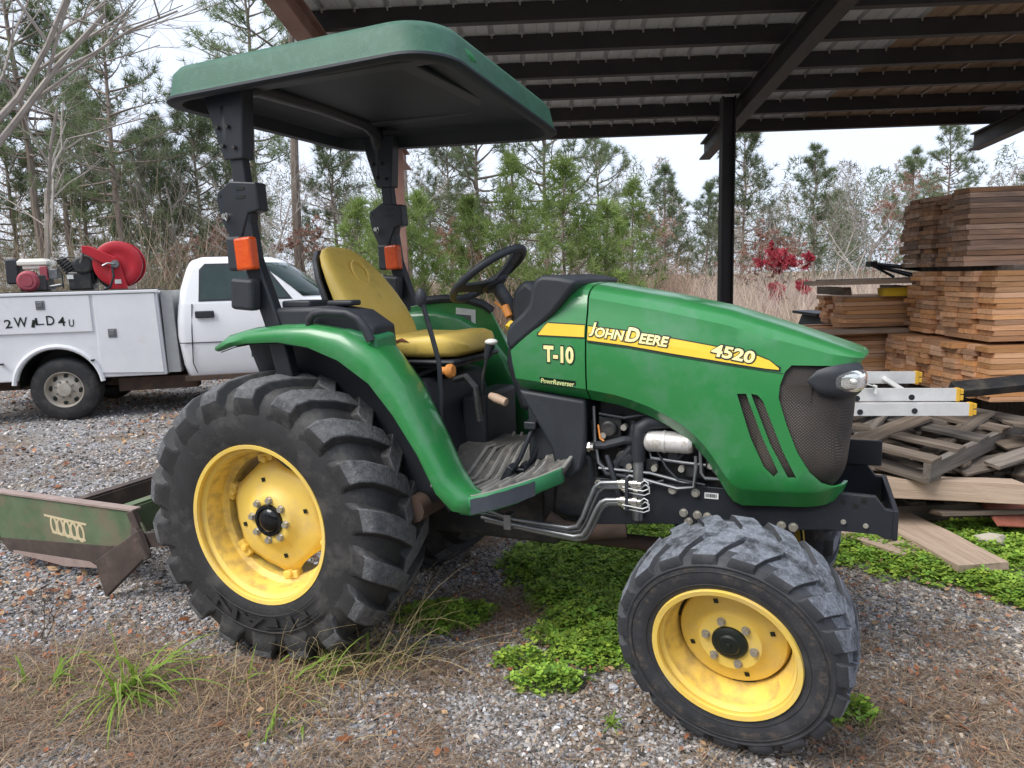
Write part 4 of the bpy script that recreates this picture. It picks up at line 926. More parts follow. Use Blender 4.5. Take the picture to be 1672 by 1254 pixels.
# windshield wraps across the front
w = MB(); rows = []
for z in (1.40, 1.46, 1.52, 1.60, 1.68, 1.77, 1.825):
    x0, x1, y0 = [float(np.interp(z, [g_[0] for g_ in GZ], [g_[k] for g_ in GZ])) for k in (1, 2, 3)]
    g_ = gring(z, x0 - .01, x1 + .010, y0 - .008); n9 = 9; near = g_[3 * n9:4 * n9]; far = g_[0:n9]      # near corner arc, then far corner arc
    rows.append(near[1:] + far[:-1])
w.loft(rows, closed=False, cap=False); w.build('windshield', M['glass'], truck, angle=60, solid=.004)
w = MB(); w.tube([(3.02, .25, 1.40), (3.17, .9, 1.40), (3.13, .75, 1.44), (3.04, .45, 1.48)], .009, 6); w.build('wiper', M['black_plastic'], truck)
# door seams, handle, mirror
s = MB(); 
for pts in ([(1.50, 1.34), (1.475, 1.0), (1.46, .62), (1.50, .50)], [(2.98, 1.34), (2.98, .9), (2.93, .52)], [(1.33, .87), (2.98, .86)]):
    s.tube([(x, (.0 if z < 1.2 else .022) - .001, z) for x, z in pts], .006, 4)
s.build('door_seam', M['black_plastic'], truck)
h = MB(); h.box((1.64, -.012, 1.21), (.22, .03, .085)); hd = h.build('door_handle', M['black_plastic'], truck, bevel=.012, smooth=False)
# chassis, exhaust, far bits
b = MB(); b.box((1.4, .45, .44), (5.6, .10, .16)); b.box((1.4, W_ - .45, .44), (5.6, .10, .16)); b.box((1.0, .32, .38), (.9, .25, .16)); b.box((2.2, .06, .43), (1.7, .10, .06)); b.cyl((-.1, .2, .40), (-.1, W_ - .2, .40), .06); b.sphere((-.1, W_ / 2, .40), .17); b.cyl((3.6, .2, .38), (3.6, W_ - .2, .38), .05)
b.box((-1.4, .25, .36), (.9, .12, .10)); b.build('chassis', M['truck_rust'], truck, smooth=False)
def truck_wheel(x, y, flip):
    w = MB(); w.lathe([(.215, -.13), (.25, -.135), (.31, -.13), (.355, -.115), (.378, -.08), (.384, 0), (.378, .08), (.355, .115), (.31, .13), (.25, .135), (.215, .13)], (0, 0, 0), n=40)
    ty = w.build('wheel', M['rubber'], truck, angle=45); ty.location = (x, y, .378); ty.rotation_euler = (0, .3, PI if flip else 0)
    r = MB(); r.lathe([(.225, -.125), (.21, -.13), (.195, -.10), (.185, -.06), (.12, -.085), (.085, -.10), (.075, -.135), (.0, -.14)], n=40); rim = r.build('rim', M['alloy'], ty)
    hh = MB()
    for k in range(8):
        a = 2 * PI * k / 8 + .2; hh.sphere((.155 * math.cos(a), -.070, .155 * math.sin(a)), .028, 8, sc=(1, .35, 1.35))
    hh.build('rim_hole', M['decal_black'], ty)
    nb = MB()
    for k in range(8):
        a = 2 * PI * k / 8; nb.cyl((.10 * math.cos(a), -.09, .10 * math.sin(a)), (.10 * math.cos(a), -.118, .10 * math.sin(a)), .011, 6)
    nb.build('lug_nuts', M['steel'], ty)
for x, y, fl_ in ((0, .15, False), (3.62, .15, False), (0, W_ - .15, True), (3.62, W_ - .15, True)): truck_wheel(x, y, fl_)
# wheel well liners so that no light shows through
for cx in (-.03, 3.62):
    b = MB(); b.lathe([(.44, .02), (.44, .46), (.0, .46)], (cx, .012, .42), n=24, a0=0, a1=PI); b.build('wheel_well', M['decal_black'], truck)
# lettering on the service body, painted by hand
def decal(txt, x, z, sx, sz, mat, par, y, shear=0, tilt=0, name='lettering', off=0):
    V, F = text_mesh(txt, 1.0, off); a, b_ = V.min(0), V.max(0); V = (V - a) / np.maximum(b_ - a, 1e-6)
    m_ = MB(); c, s_ = math.cos(tilt), math.sin(tilt)
    for u, v, _ in V:
        X, Z = (u + shear * v) * sx, v * sz; m_.v.append((x + X * c - Z * s_, y, z + X * s_ + Z * c))
    m_.f = F; m_.m = [0] * len(F); return m_.build(name, mat, par, smooth=False, recalc=False)
for ch, x, z, sx, sz, tl in (('2', -.515, 1.13, .075, .10, .1), ('W', -.42, 1.14, .14, .115, .0), ('1', -.25, 1.135, .035, .09, -.25), ('L', -.20, 1.155, .09, .085, .05), ('D', -.085, 1.15, .085, .11, .0), ('4', .035, 1.135, .08, .105, .05), ('U', .145, 1.125, .055, .085, -.05)):
    decal(ch, x, z, sx, sz, M['decal_black'], flap, -.0225, 0, tl, 'painted_letter', .012)
decal('S-7', 3.06, 1.375, .14, .05, M['grey_sticker'], truck, .006, 0, .02, 'painted_letter')

# ------------------------------------------------------------------ machines on the truck bed: things of their own
def tw(x, y, z): 
    return Vector((-6.145 + x * math.cos(TH) - y * math.sin(TH), 2.909 + x * math.sin(TH) + y * math.cos(TH), z))
hr = thing('hose_reel', 'red hose reel mounted on the truck bed beside the cab', 'hose reel', tw(.60, .35, 1.545), TH)
b = MB(); b.lathe([(.02, -.10), (.10, -.10), (.15, -.095), (.17, -.105), (.26, -.10), (.275, -.09), (.275, -.075), (.15, -.08), (.13, -.07), (.13, .07), (.15, .08), (.275, .075), (.275, .10), (.02, .10)], (0.06, 0, .30), n=48); b.build('spool', M['red'], hr)
b = MB(); b.lathe([(.25, -.07), (.25, .07)], (.06, 0, .30), n=40); b.lathe([(.13, -.07), (.235, -.068), (.235, .068), (.13, .07)], (.06, 0, .30), n=40); b.build('coiled_hose', M['black_plastic'], hr)
b = MB(); b.hexa([(-.05, -.14, 0), (.16, -.14, 0), (.16, -.115, 0), (-.05, -.115, 0), (.0, -.14, .36), (.09, -.14, .36), (.09, -.115, .36), (.0, -.115, .36)])
b.prism([(.08, .34), (.02, .25), (-.30, .44), (-.30, .52), (-.22, .52), (.06, .38)], (0, -.15, 0), (1, 0, 0), (0, 0, 1), (0, .03, 0)); b.box((-.25, -.03, .50), (.1, .22, .03)); b.build('arm', M['red'], hr, smooth=False, bevel=.008)
b = MB(); b.lathe([(.0, -.17), (.045, -.17), (.05, -.14)], (.05, 0, .30), n=20); b.tube([(.05, -.17, .30), (-.02, -.19, .31), (-.08, -.19, .28)], .012, 6); b.build('swivel', M['steel'], hr)
b = MB(); b.tube([(.02, -.17, .27), (.03, -.19, .15), (-.02, -.18, .03), (-.12, -.1, -.01)], .014, 8); b.build('inlet_hose', M['black_plastic'], hr)
b = MB(); b.box((.06, -.1425, .09), (.07, .004, .05)); b.build('label_plate', M['white_sticker'], hr, smooth=False)
b = MB(); b.tube([(-.30, -.10, .44), (-.36, -.06, .3), (-.44, .0, .10), (-.45, .0, .0)], .016, 8); b.build('hose_end', M['steel'], hr)
ac = thing('air_compressor', 'black air compressor with finned cylinder between engine and hose reel', 'compressor', tw(.22, .40, 1.545), TH)
b = MB(); b.box((0, 0, .11), (.26, .22, .22)); b.lathe([(0, -.13), (.10, -.13), (.115, -.11), (.115, .11), (0, .11)], (.05, 0, .30), n=24); b.box((.08, .02, .2), (.14, .18, .28)); b.build('crankcase', M['engine'], ac, bevel=.02)
b = MB(); ax = Vector((-.62, 0, .78))
for k in range(6): c = Vector((-.06, 0, .17)) + ax * (.05 + .035 * k); b.tube([c, c + ax * .014], .085 - .004 * k, 14)
b.tube([Vector((-.06, 0, .17)), Vector((-.06, 0, .17)) + ax * .27], .05, 10); b.build('finned_cylinder', M['engine'], ac)
b = MB(); b.tube([(-.26, -.05, .36), (-.1, -.05, .40), (.02, -.05, .38)], .010, 6); b.tube([(-.19, -.1, .02), (-.19, -.1, .2), (-.24, -.1, .3)], .008, 6); b.build('pipe', M['engine'], ac)
b = MB(); b.box((-.10, -.115, .16), (.07, .006, .05)); b.build('label_plate', M['white_sticker'], ac, smooth=False)
b = MB(); b.lathe([(0, -.03), (.16, -.03), (.17, .0), (.16, .03), (0, .03)], (.32, .05, .17), n=28); b.build('belt_wheel', M['engine'], ac)
b = MB(); b.box((.44, .16, .17), (.22, .02, .34)); b.build('belt_guard', M['cream'], ac, smooth=False)
en = thing('petrol_engine', 'small red engine with cream fuel tank on the left end of the bed', 'engine', tw(-.28, .40, 1.545), TH)
b = MB(); b.box((0, 0, .10), (.30, .26, .20)); b.build('engine_block', M['engine'], en, bevel=.02)
b = MB(); b.lathe([(0, -.17), (.06, -.17), (.065, -.16), (.08, -.165), (.10, -.16), (.105, -.15), (.125, -.13), (.125, -.06)], (-.05, 0, .12), n=28); b.build('recoil_cover', M['red_dull'], en)
b = MB(); b.box((.01, 0, .335), (.33, .24, .06)); b.box((.0, 0, .37), (.28, .2, .03)); b.box((.02, 0, .285), (.26, .2, .05)); b.build('fuel_tank', M['cream'], en, bevel=.02)
b = MB(); b.box((.12, -.10, .21), (.08, .05, .17)); b.build('air_filter', M['red_dull'], en, bevel=.01); 
b = MB(); b.box((.21, -.02, .2), (.10, .16, .12)); b.tube([(.16, -.1, .05), (.3, -.1, .07)], .02, 8); b.build('muffler', M['steel'], en, bevel=.02)
b = MB(); b.box((-.24, .05, .24), (.14, .2, .3)); b.build('battery_box', M['black_plastic'], en, bevel=.02)
# ------------------------------------------------------------------ tractor (x forward, -y the side facing the yard)
trac = thing('tractor', 'green compact tractor with yellow wheels, yellow seat and a green canopy', 'tractor')
def itp(tab, x):
    xs_ = [a for a, _ in tab]; ys_ = [b for _, b in tab]; return float(np.interp(x, xs_, ys_))
ZT = [(1.0, 1.548), (1.27, 1.527), (1.54, 1.476), (1.77, 1.424), (1.99, 1.352), (2.12, 1.305), (2.2, 1.276), (2.24, 1.262)]
ZBT = [(1.27, 1.09), (1.372, 1.076), (1.44, 1.057), (1.508, 1.032), (1.565, 1.004), (1.619, .971), (1.665, .932), (1.705, .887), (1.735, .842), (1.759, .801), (1.78, .765), (1.802, .738), (1.833, .725), (2.014, .735), (2.3, .765)]
SH = [(1.0, .10), (1.9, .10), (2.1, .07), (2.24, .022)]
WF = [(1.0, 1.0), (1.75, 1.0), (1.95, .97)]
SIDE = [(0, .262), (.115, .304), (.135, .3115), (.30, .318), (.5, .319), (.68, .315), (.84, .304), (1, .284)]
TOPA = [18, 36, 54, 70, 90]
XS = [1.277, 1.32, 1.38, 1.44, 1.508, 1.565, 1.619, 1.665, 1.705, 1.735, 1.759, 1.78, 1.802, 1.833, 1.88, 1.95]
def hood_rings(inset=0.0):
    rings = []
    lv = [('s', f, w) for f, w in SIDE] + [('t', a, 0) for a in TOPA]
    for kind, a, w in lv:
        if kind == 's': w_ = w - inset; q = 0; xn = 2.188 + .022 * min(1, a * 1.6) - inset
        else: w_ = (SIDE[-1][1] - inset) * math.cos(rad(a)) ** .62 if a < 90 else 0; q = math.sin(rad(a)) ** .62; xn = 2.212 + .022 * q - inset
        ring_ = []
        for x in XS: ring_.append((x, w_ * itp(WF, x), x, 0.0))
        for ph in (2, 5, 9, 15, 23, 32, 41, 50, 59, 68, 77, 84, 88, 90):
            s_, c_ = math.sin(rad(ph)) ** .43, max(0, math.cos(rad(ph))) ** .43
            X = 1.95 + (xn - 1.95) * s_; ring_.append((X, w_ * .97 * c_ if ph < 90 else 0.0, X, math.sin(rad(ph))))
        pts = []
        for X, y, xz_, sp in ring_:
            zt, zs, zb = itp(ZT, X), itp(ZT, X) - itp(SH, X), itp(ZBT, X) + .10 * sp ** 3
            z = zb + (zs - zb) * a if kind == 's' else zs + (zt - inset - zs) * q
            pts.append((X, -y, z))
        rings.append(pts)
    return rings
def mirror_loft(rings):
    b = MB(); b.loft(rings, closed=False, cap=False); b.loft([[(x, -y, z) for x, y, z in r] for r in rings], closed=False, cap=False)
    return b
def outward(o, c):                      # make sure the skin faces away from its middle
    me = o.data; s_ = sum((Vector(p.center) - Vector(c)).dot(p.normal) * p.area for p in me.polygons)
    if s_ < 0: me.flip_normals()
def bake(o, cutters=()):
    for c in cutters:
        md = o.modifiers.new('cut', 'BOOLEAN'); md.operation = 'DIFFERENCE'; md.solver = 'EXACT'; md.object = c
    dg = bpy.context.evaluated_depsgraph_get(); dg.update(); me = bpy.data.meshes.new_from_object(o.evaluated_get(dg))
    o.modifiers.clear(); o.data = me
    for c in cutters: bpy.data.objects.remove(c, do_unlink=True)
    me.polygons.foreach_set('use_smooth', [True] * len(me.polygons)); me.set_sharp_from_angle(angle=rad(38)); me.update()
hood = mirror_loft(hood_rings()).build('hood', M['green'], trac, weld=.0008, solid=.012); outward(hood, (1.7, 0, 1.1))
skin = BVHTree.FromObject(hood, bpy.context.evaluated_depsgraph_get())
def cutter(poly, y0=-1, y1=1):
    b = MB(); b.xz(poly, y0, y1); return b.build('cut', M['green'], smooth=False)
VENT = [[(1.812, 1.138), (1.842, 1.139), (1.90, .985), (1.953, .868), (1.938, .850), (1.905, .885), (1.86, .985)], [(1.858, 1.139), (1.880, 1.135), (1.898, 1.115), (1.965, .945), (2.011, .852), (1.985, .850), (1.925, .965)]]
GR = [(1.985, 1.237), (1.965, 1.215), (1.950, 1.17), (1.947, 1.126), (1.975, 1.035), (2.012, .940), (2.052, .875), (2.09, .838), (2.126, .826), (2.5, .806), (2.5, 1.232), (2.2, 1.236)]
cs = [cutter(GR)] + [cutter(v, s_ * .27, s_ * .5) for v in VENT for s_ in (-1, 1)]
bake(hood, cs)
# grille screen behind the opening
def screen_mat():
    mm, t, b = node_mat('perforated_screen'); N = t.nodes.new; L = t.links.new; co = N('ShaderNodeTexCoord'); sp = N('ShaderNodeSeparateXYZ'); L(co.outputs['Object'], sp.inputs[0])
    ad = N('ShaderNodeMath'); ad.operation = 'SUBTRACT'; L(sp.outputs['X'], ad.inputs[0]); L(sp.outputs['Y'], ad.inputs[1])
    cb = N('ShaderNodeCombineXYZ'); L(ad.outputs[0], cb.inputs[0]); L(sp.outputs['Z'], cb.inputs[1])
    mp = N('ShaderNodeMapping'); mp.inputs['Rotation'].default_value = (0, 0, rad(45)); L(cb.outputs[0], mp.inputs['Vector'])
    vo = N('ShaderNodeTexVoronoi'); vo.voronoi_dimensions = '2D'; vo.inputs['Scale'].default_value = 135; vo.inputs['Randomness'].default_value = 0; L(mp.outputs[0], vo.inputs['Vector'])
    gt = N('ShaderNodeMapRange'); gt.inputs['From Min'].default_value = .36; gt.inputs['From Max'].default_value = .26; L(vo.outputs['Distance'], gt.inputs['Value'])
    nz = N('ShaderNodeTexNoise'); nz.inputs['Scale'].default_value = 7; L(co.outputs['Object'], nz.inputs['Vector'])
    r = N('ShaderNodeValToRGB'); e = r.color_ramp.elements; e[0].position = .35; e[0].color = (.020, .016, .014, 1); e[1].position = .7; e[1].color = (.050, .038, .030, 1); L(nz.outputs['Fac'], r.inputs['Fac'])
    r3 = N('ShaderNodeValToRGB'); e = r3.color_ramp.elements; e[0].position = .4; e[0].color = (.02, .016, .014, 1); e[1].position = .62; e[1].color = (.115, .10, .088, 1)  # light shining through the holes, painted as paler dots in patches
    n3 = N('ShaderNodeTexNoise'); n3.inputs['Scale'].default_value = 4.5; n3.inputs['Detail'].default_value = 1; L(co.outputs['Object'], n3.inputs['Vector']); L(n3.outputs['Fac'], r3.inputs['Fac'])
    mx_ = N('ShaderNodeMix'); mx_.data_type = 'RGBA'; L(gt.outputs[0], mx_.inputs[0]); L(r.outputs[0], mx_.inputs[6]); L(r3.outputs[0], mx_.inputs[7]); L(mx_.outputs[2], b.inputs['Base Color']); b.inputs['Roughness'].default_value = .6
    bp = N('ShaderNodeBump'); bp.inputs['Strength'].default_value = .5; bp.inputs['Distance'].default_value = .003; bp.invert = True; L(gt.outputs[0], bp.inputs['Height']); L(bp.outputs[0], b.inputs['Normal'])
    return mm
M['screen'] = screen_mat()
gr = mirror_loft([[p for p in r if p[0] > 1.87] for r in hood_rings(.016)[2:9]]).build('grille', M['screen'], trac, weld=.0008, solid=.004); outward(gr, (2.0, 0, 1.0))
for s_ in (-1, 1): b = MB(); b.box((1.92, s_ * .285, .99), (.26, .006, .36)); b.build('vent_screen', M['screen'], trac, smooth=False)
# headlamps: a black pod hugging the nose and a clear lens
def nose_pt(ph, z, off):
    s_, c_ = math.sin(rad(ph)) ** .43, math.cos(rad(ph)) ** .43; xn = 2.21
    X = 1.95 + (xn - 1.95) * s_; y = .306 * c_; e = 1e-2
    s2, c2 = math.sin(rad(ph + 1)) ** .43, math.cos(rad(ph + 1)) ** .43; t_ = Vector((1.95 + (xn - 1.95) * s2 - X, .306 * c2 - y, 0)).normalized(); n_ = Vector((-t_.y, t_.x, 0)); 
    if n_.dot(Vector((1, 1, 0))) < 0: n_ = -n_
    return Vector((X, -y, z)) + Vector((n_.x, -n_.y, 0)) * off
def pod(ph0, ph1, zc, hh, off, ex, nx=16, nz=10, taper=None):
    out = []
    for i in range(nx + 1):
        u = -1 + 2 * i / nx; row = []
        for j in range(nz + 1):
            v = -1 + 2 * j / nz; hmax = (1 - abs(u) ** ex) ** (1 / ex) if abs(u) < 1 else 0
            if taper: hmax *= taper(u)
            bul = max(0, 1 - abs(u) ** 3) * (1 - abs(v) ** 4)
            row.append(nose_pt(ph0 + (ph1 - ph0) * (u + 1) / 2, zc + hh * hmax * v, off * bul - .004))
        out.append(row)
    return out
for s_ in (-1, 1):
    f_ = lambda rows: [[(p.x, p.y * -s_ * (1 if s_ > 0 else 1) if s_ > 0 else p.y, p.z) for p in r] for r in rows]
    b = MB(); b.loft(f_(pod(4, 82, 1.188, .058, .020, 2.6)), closed=False, cap=False); lamp = b.build('headlamp', M['black_plastic'], trac, recalc=False, angle=70)
    b = MB(); b.loft(f_(pod(14, 81, 1.187, .044, .031, 2.4)), closed=False, cap=False); b.build('lamp_lens', M['lens_glass'], lamp, recalc=False, angle=80)
    b = MB(); b.loft(f_(pod(15, 80, 1.187, .0405, .0255, 2.6)), closed=False, cap=False); b.build('reflector', M['reflector'], lamp, recalc=False, angle=80)
    q_ = nose_pt(38, 1.188, .026); b = MB(); b.sphere((q_.x, q_.y * (1 if s_ < 0 else -1), q_.z), .010, 10); b.build('bulb', M['lens'], lamp)
# cowl and dash
cw = [(1.0, .30), (1.27, .30)]
def cowl_rings():
    rings = []
    for x in (.955, 1.0, 1.06, 1.12, 1.19, 1.2705):
        zt = itp(ZT, x); zs = zt - .10; zb = 1.09 + (1.27 - x) * .13; r = []
        for f, w in SIDE: r.append((x, -w, zb + (zs - zb) * f))
        for a in TOPA:
            q = math.sin(rad(a)) ** .62; r.append((x, -.284 * max(0, math.cos(rad(a))) ** .62 if a < 90 else 0, zs + (zt - zs) * q))
        rings.append(r)
    return rings
cowl = mirror_loft(cowl_rings()).build('cowl', M['green'], trac, weld=.0008, solid=.012); outward(cowl, (1.1, 0, 1.3))
skin2 = BVHTree.FromObject(cowl, bpy.context.evaluated_depsgraph_get())
bake(cowl, [cutter([(.9, 1.0), (.995, 1.0), (.992, 1.15), (.974, 1.278), (1.02, 1.318), (1.09, 1.372), (1.152, 1.423), (1.195, 1.468), (1.232, 1.52), (1.24, 1.7), (.8, 1.7)])])
b = MB(); b.xz([(1.106, 1.562), (1.17, 1.556), (1.245, 1.538), (1.226, 1.508), (1.19, 1.463), (1.15, 1.418), (1.09, 1.367), (1.02, 1.313), (.975, 1.274), (.952, 1.30), (.955, 1.345), (.968, 1.378), (1.02, 1.42), (1.05, 1.455), (1.063, 1.516), (1.078, 1.548)], -.317, .317); b.build('dash', M['black_plastic'], trac, bevel=.022, seg=3, angle=60)
b = MB(); b.xz([(.86, 1.20), (.90, 1.50), (.955, 1.55), (1.02, 1.50), (1.08, 1.25), (1.05, 1.0), (.92, 1.0)], -.11, .11); b.build('column_shroud', M['black_plastic'], trac, bevel=.025, seg=3, angle=60)
b = MB(); b.cyl((.92, -.15, 1.37), (.905, -.17, 1.35), .02, 10); b.build('ignition_knob', M['decal_yellow'], trac, bevel=.003)
# steering wheel
st = Vector((.760, -.03, 1.572)); sx_ = Vector((.813, 0, .582)); sy_ = Vector((0, 1, 0)); sn = Vector((-.582, 0, .813))
b = MB(); b.tube([st + .18 * (math.cos(a) * sx_ + math.sin(a) * sy_) for a in [2 * PI * i / 48 for i in range(49)]], .0165, 12); swh = b.build('steering_wheel', M['black_plastic'], trac, weld=.001)
b = MB()
for a, wd in ((0.0, .05), (2.1, .045), (-2.1, .045)):
    o_ = math.cos(a) * sx_ + math.sin(a) * sy_; p_ = -math.sin(a) * sx_ + math.cos(a) * sy_
    rows = []
    for q, ww, dp in ((.03, wd * 1.2, -.045), (.09, wd * .8, -.028), (.15, wd * .65, -.008), (.175, wd * .8, 0)):
        c = st + o_ * q + sn * dp; rows.append([c - p_ * ww - sn * .009, c + p_ * ww - sn * .009, c + p_ * ww * .8 + sn * .008, c - p_ * ww * .8 + sn * .008])
    b.loft(rows)
b.tube([st - sn * .065, st - sn * .05, st - sn * .03, st - sn * .026], [.05, .062, .058, .02], 20); b.tube([st - sn * .06, st - sn * .30], [.03, .026], 10); b.build('spoke_hub', M['black_plastic'], swh, angle=50, bevel=.004)
b = MB(); b.tube([(.80, -.06, 1.455), (.86, -.10, 1.425), (.875, -.11, 1.415)], .006, 6); b.tube([(.862, -.103, 1.44), (.888, -.115, 1.395)], [.018, .016], 10); b.build('reverser_lever', M['orange_knob'], trac, bevel=.005)

# ---- decals on the hood, laid on the metal
def skin_y(x, z, off=.0022):
    for sk in (skin, skin2):
        h = sk.ray_cast(Vector((x, -2, z)), Vector((0, 1, 0)))
        if h[0] is not None: return h[0].y - off
    return -.32 - off
def lay(name, pts2, faces, mat, par, off=.0022):
    b = MB(); b.v = [(x, skin_y(x, z, off), z) for x, z in pts2]; b.f = [tuple(f) for f in faces]; b.m = [0] * len(faces); o = b.build(name, mat, par, smooth=False, recalc=False)
    if sum(p.normal.y * p.area for p in o.data.polygons) > 0: o.data.flip_normals()
    return o
def strip(top, bot, n=40, x0=None, x1=None):
    P_, F_ = [], []
    for i in range(n + 1):
        x = x0 + (x1 - x0) * i / n; a, c = itp(top, x), itp(bot, x); P_ += [(x, c), (x, (a + c) / 2), (x, a)]
    for i in range(n): k = 3 * i; F_ += [(k, k + 3, k + 4, k + 1), (k + 1, k + 4, k + 5, k + 2)]
    return P_, F_
TOP_ = [(1.281, 1.371), (1.43, 1.352), (1.595, 1.325), (1.72, 1.302), (1.803, 1.285), (1.87, 1.270), (1.915, 1.252), (1.945, 1.227)]; BOT_ = [(1.281, 1.320), (1.43, 1.302), (1.595, 1.274), (1.72, 1.255), (1.803, 1.241), (1.9, 1.226), (1.945, 1.2215)]
grow = lambda tab, d: [(x, z + d) for x, z in tab]
lay('stripe_border', *strip(grow(TOP_, .004), grow(BOT_, -.006), 44, 1.279, 1.951), M['decal_black'], hood, .0022)
lay('stripe', *strip(TOP_, BOT_, 44, 1.281, 1.945), M['decal_yellow'], hood, .0036)
lay('hood_seam', *strip([(1.281, 1.3115), (1.43, 1.2935), (1.595, 1.2655), (1.72, 1.2465), (1.803, 1.2325), (1.9, 1.2175), (1.962, 1.209)], [(1.281, 1.3095), (1.43, 1.2915), (1.595, 1.2635), (1.72, 1.2445), (1.803, 1.2305), (1.9, 1.2155), (1.962, 1.207)], 44, 1.281, 1.962), M['decal_black'], hood, .0014)
TC = [(1.089, 1.343), (1.120, 1.383), (1.268, 1.374)]; BC = [(1.089, 1.339), (1.268, 1.331)]
lay('stripe_border', *strip(grow(TC, .004), grow(BC, -.005), 16, 1.083, 1.2685), M['decal_black'], cowl, .0022)
lay('stripe', *strip(TC, BC, 16, 1.089, 1.2685), M['decal_yellow'], cowl, .0036)
def hood_text(txt, p0, p1, hgt, mat, par, off, shear=.2, bold=0.0, name='lettering', caps=None):
    V, F = text_mesh(txt, 1.0, bold, 1.0); a, b_ = V.min(0), V.max(0); W0 = b_[0] - a[0]; H0 = b_[1] - a[1]
    p0, p1 = np.array(p0), np.array(p1); d = p1 - p0; out = []
    for x, y, _ in V:
        u, v = (x - a[0]) / W0, (y - a[1]) / H0; q = p0 + d * u; out.append((q[0] + shear * hgt * v, q[1] + hgt * v))
    lay(name, out, F, mat, par, off)
def small_caps(words, x0, x1, z0, z1, hb, hs, par, sh=.25):
    """big initials with smaller capitals; words = list of (initial, rest) laid along a line"""
    # widths by measuring each run
    runs = []
    for ini, rest in words: runs += [(ini, hb), (rest, hs)]
    ws = []
    for t_, h_ in runs:
        V, F = text_mesh(t_, 1.0, 0.02); e = V.max(0) - V.min(0); ws.append(e[0] / e[1] * h_ * 1.12)
    gaps = [.10 * hb, .22 * hb] * len(words); tot = sum(ws) + sum(gaps[:len(runs) - 1]); k = (x1 - x0) / tot; x = x0
    for i, (t_, h_) in enumerate(runs):
        w_ = ws[i] * k; f0, f1 = (x - x0) / (x1 - x0), (x + w_ - x0) / (x1 - x0); za, zb_ = z0 + (z1 - z0) * f0, z0 + (z1 - z0) * f1
        hood_text(t_, (x - .004, za - .004), (x + w_ + .004, zb_ - .004), h_ + .008, M['decal_black'], par, .0050, sh, .085)
        hood_text(t_, (x, za), (x + w_, zb_), h_, M['decal_pale'], par, .0064, sh, .035)
        x += w_ + gaps[i] * k
small_caps([('J', 'OHN'), ('D', 'EERE')], 1.286, 1.570, 1.336, 1.297, .050, .035, hood)
hood_text('4520', (1.716, 1.264), (1.866, 1.236), .050, M['decal_black'], hood, .0050, .25, .085); hood_text('4520', (1.720, 1.269), (1.862, 1.241), .041, M['decal_pale'], hood, .0064, .25, .035)
hood_text('T-10', (1.106, 1.232), (1.233, 1.226), .074, M['decal_black'], cowl, .0024, 0, .075); hood_text('T-10', (1.110, 1.237), (1.229, 1.231), .064, M['decal_pale'], cowl, .0040, 0, .045)
lay('name_plate', [(1.088, 1.148), (1.232, 1.136), (1.233, 1.166), (1.089, 1.178)], [(0, 1, 2, 3)], M['decal_black'], cowl, .0028)
hood_text('PowrReverser', (1.094, 1.155), (1.226, 1.144), .019, M['decal_pale'], cowl, .0046, .2, .01)

# ---- black side panel, engine, frame
b = MB(); b.xz([(.99, 1.122), (1.262, 1.088), (1.262, .90), (1.245, .82), (1.20, .78), (1.14, .80), (1.12, .90), (1.07, .985)], -.296, -.26); b.xz([(.99, 1.122), (1.262, 1.088), (1.262, .90), (1.20, .78), (1.07, .985)], .26, .296); b.box((1.13, 0, .98), (.24, .5, .3)); b.build('lower_side_panel', M['black_plastic'], trac, bevel=.012, angle=60)
b = MB(); b.box((1.60, 0, .88), (.66, .34, .46)); b.box((1.62, 0, 1.13), (.5, .24, .12)); b.box((1.17, 0, .74), (.24, .46, .34)); b.box((.45, 0, .62), (1.3, .34, .34)); b.xz([(1.10, .60), (1.26, .60), (1.285, .70), (1.275, .86), (1.20, .905), (1.12, .87)], -.245, .245); b.build('engine_block', M['engine'], trac, bevel=.02, angle=50)
b = MB(); b.tube([(1.478, -.235, .936), (1.49, -.235, .936), (1.492, -.235, .936), (1.640, -.235, .936), (1.642, -.235, .936), (1.655, -.235, .936)], [.030, .040, .040, .040, .040, .034], 20); b.tube([(1.545, -.235, .936), (1.547, -.235, .936), (1.555, -.235, .936), (1.557, -.235, .936)], [.040, .043, .043, .040], 20); b.build('filter_canister', M['silver'], trac, angle=30)
b = MB(); b.tube([(1.452, -.25, .63), (1.455, -.25, .86)], .021, 12); b.build('drain_pipe', M['steel'], trac)
b = MB(); b.tube([(1.455, -.25, .86), (1.456, -.25, .95), (1.46, -.25, .985), (1.49, -.24, 1.005), (1.58, -.21, 1.01)], .027, 12); b.build('breather_hose', M['black_plastic'], trac)
b = MB(); b.tube([(1.27, -.24, .905), (1.33, -.25, .912), (1.40, -.25, .935), (1.45, -.22, .93)], .017, 10); b.tube([(1.36, -.2, .75), (1.37, -.23, .84), (1.42, -.23, .90), (1.43, -.2, 1.0)], .020, 10); b.tube([(1.40, -.20, .70), (1.41, -.23, .80), (1.415, -.23, .86)], .022, 10); b.tube([(1.27, -.22, 1.0), (1.29, -.24, .86), (1.33, -.25, .80), (1.44, -.24, .79)], .010, 8); b.build('hose', M['black_plastic'], trac)
b = MB(); b.cyl((1.255, -.262, .905), (1.285, -.262, .905), .016, 10); b.cyl((1.262, -.262, .905), (1.272, -.262, .905), .021, 6); b.build('hose_clamp', M['chrome'], trac, smooth=False)
b = MB()
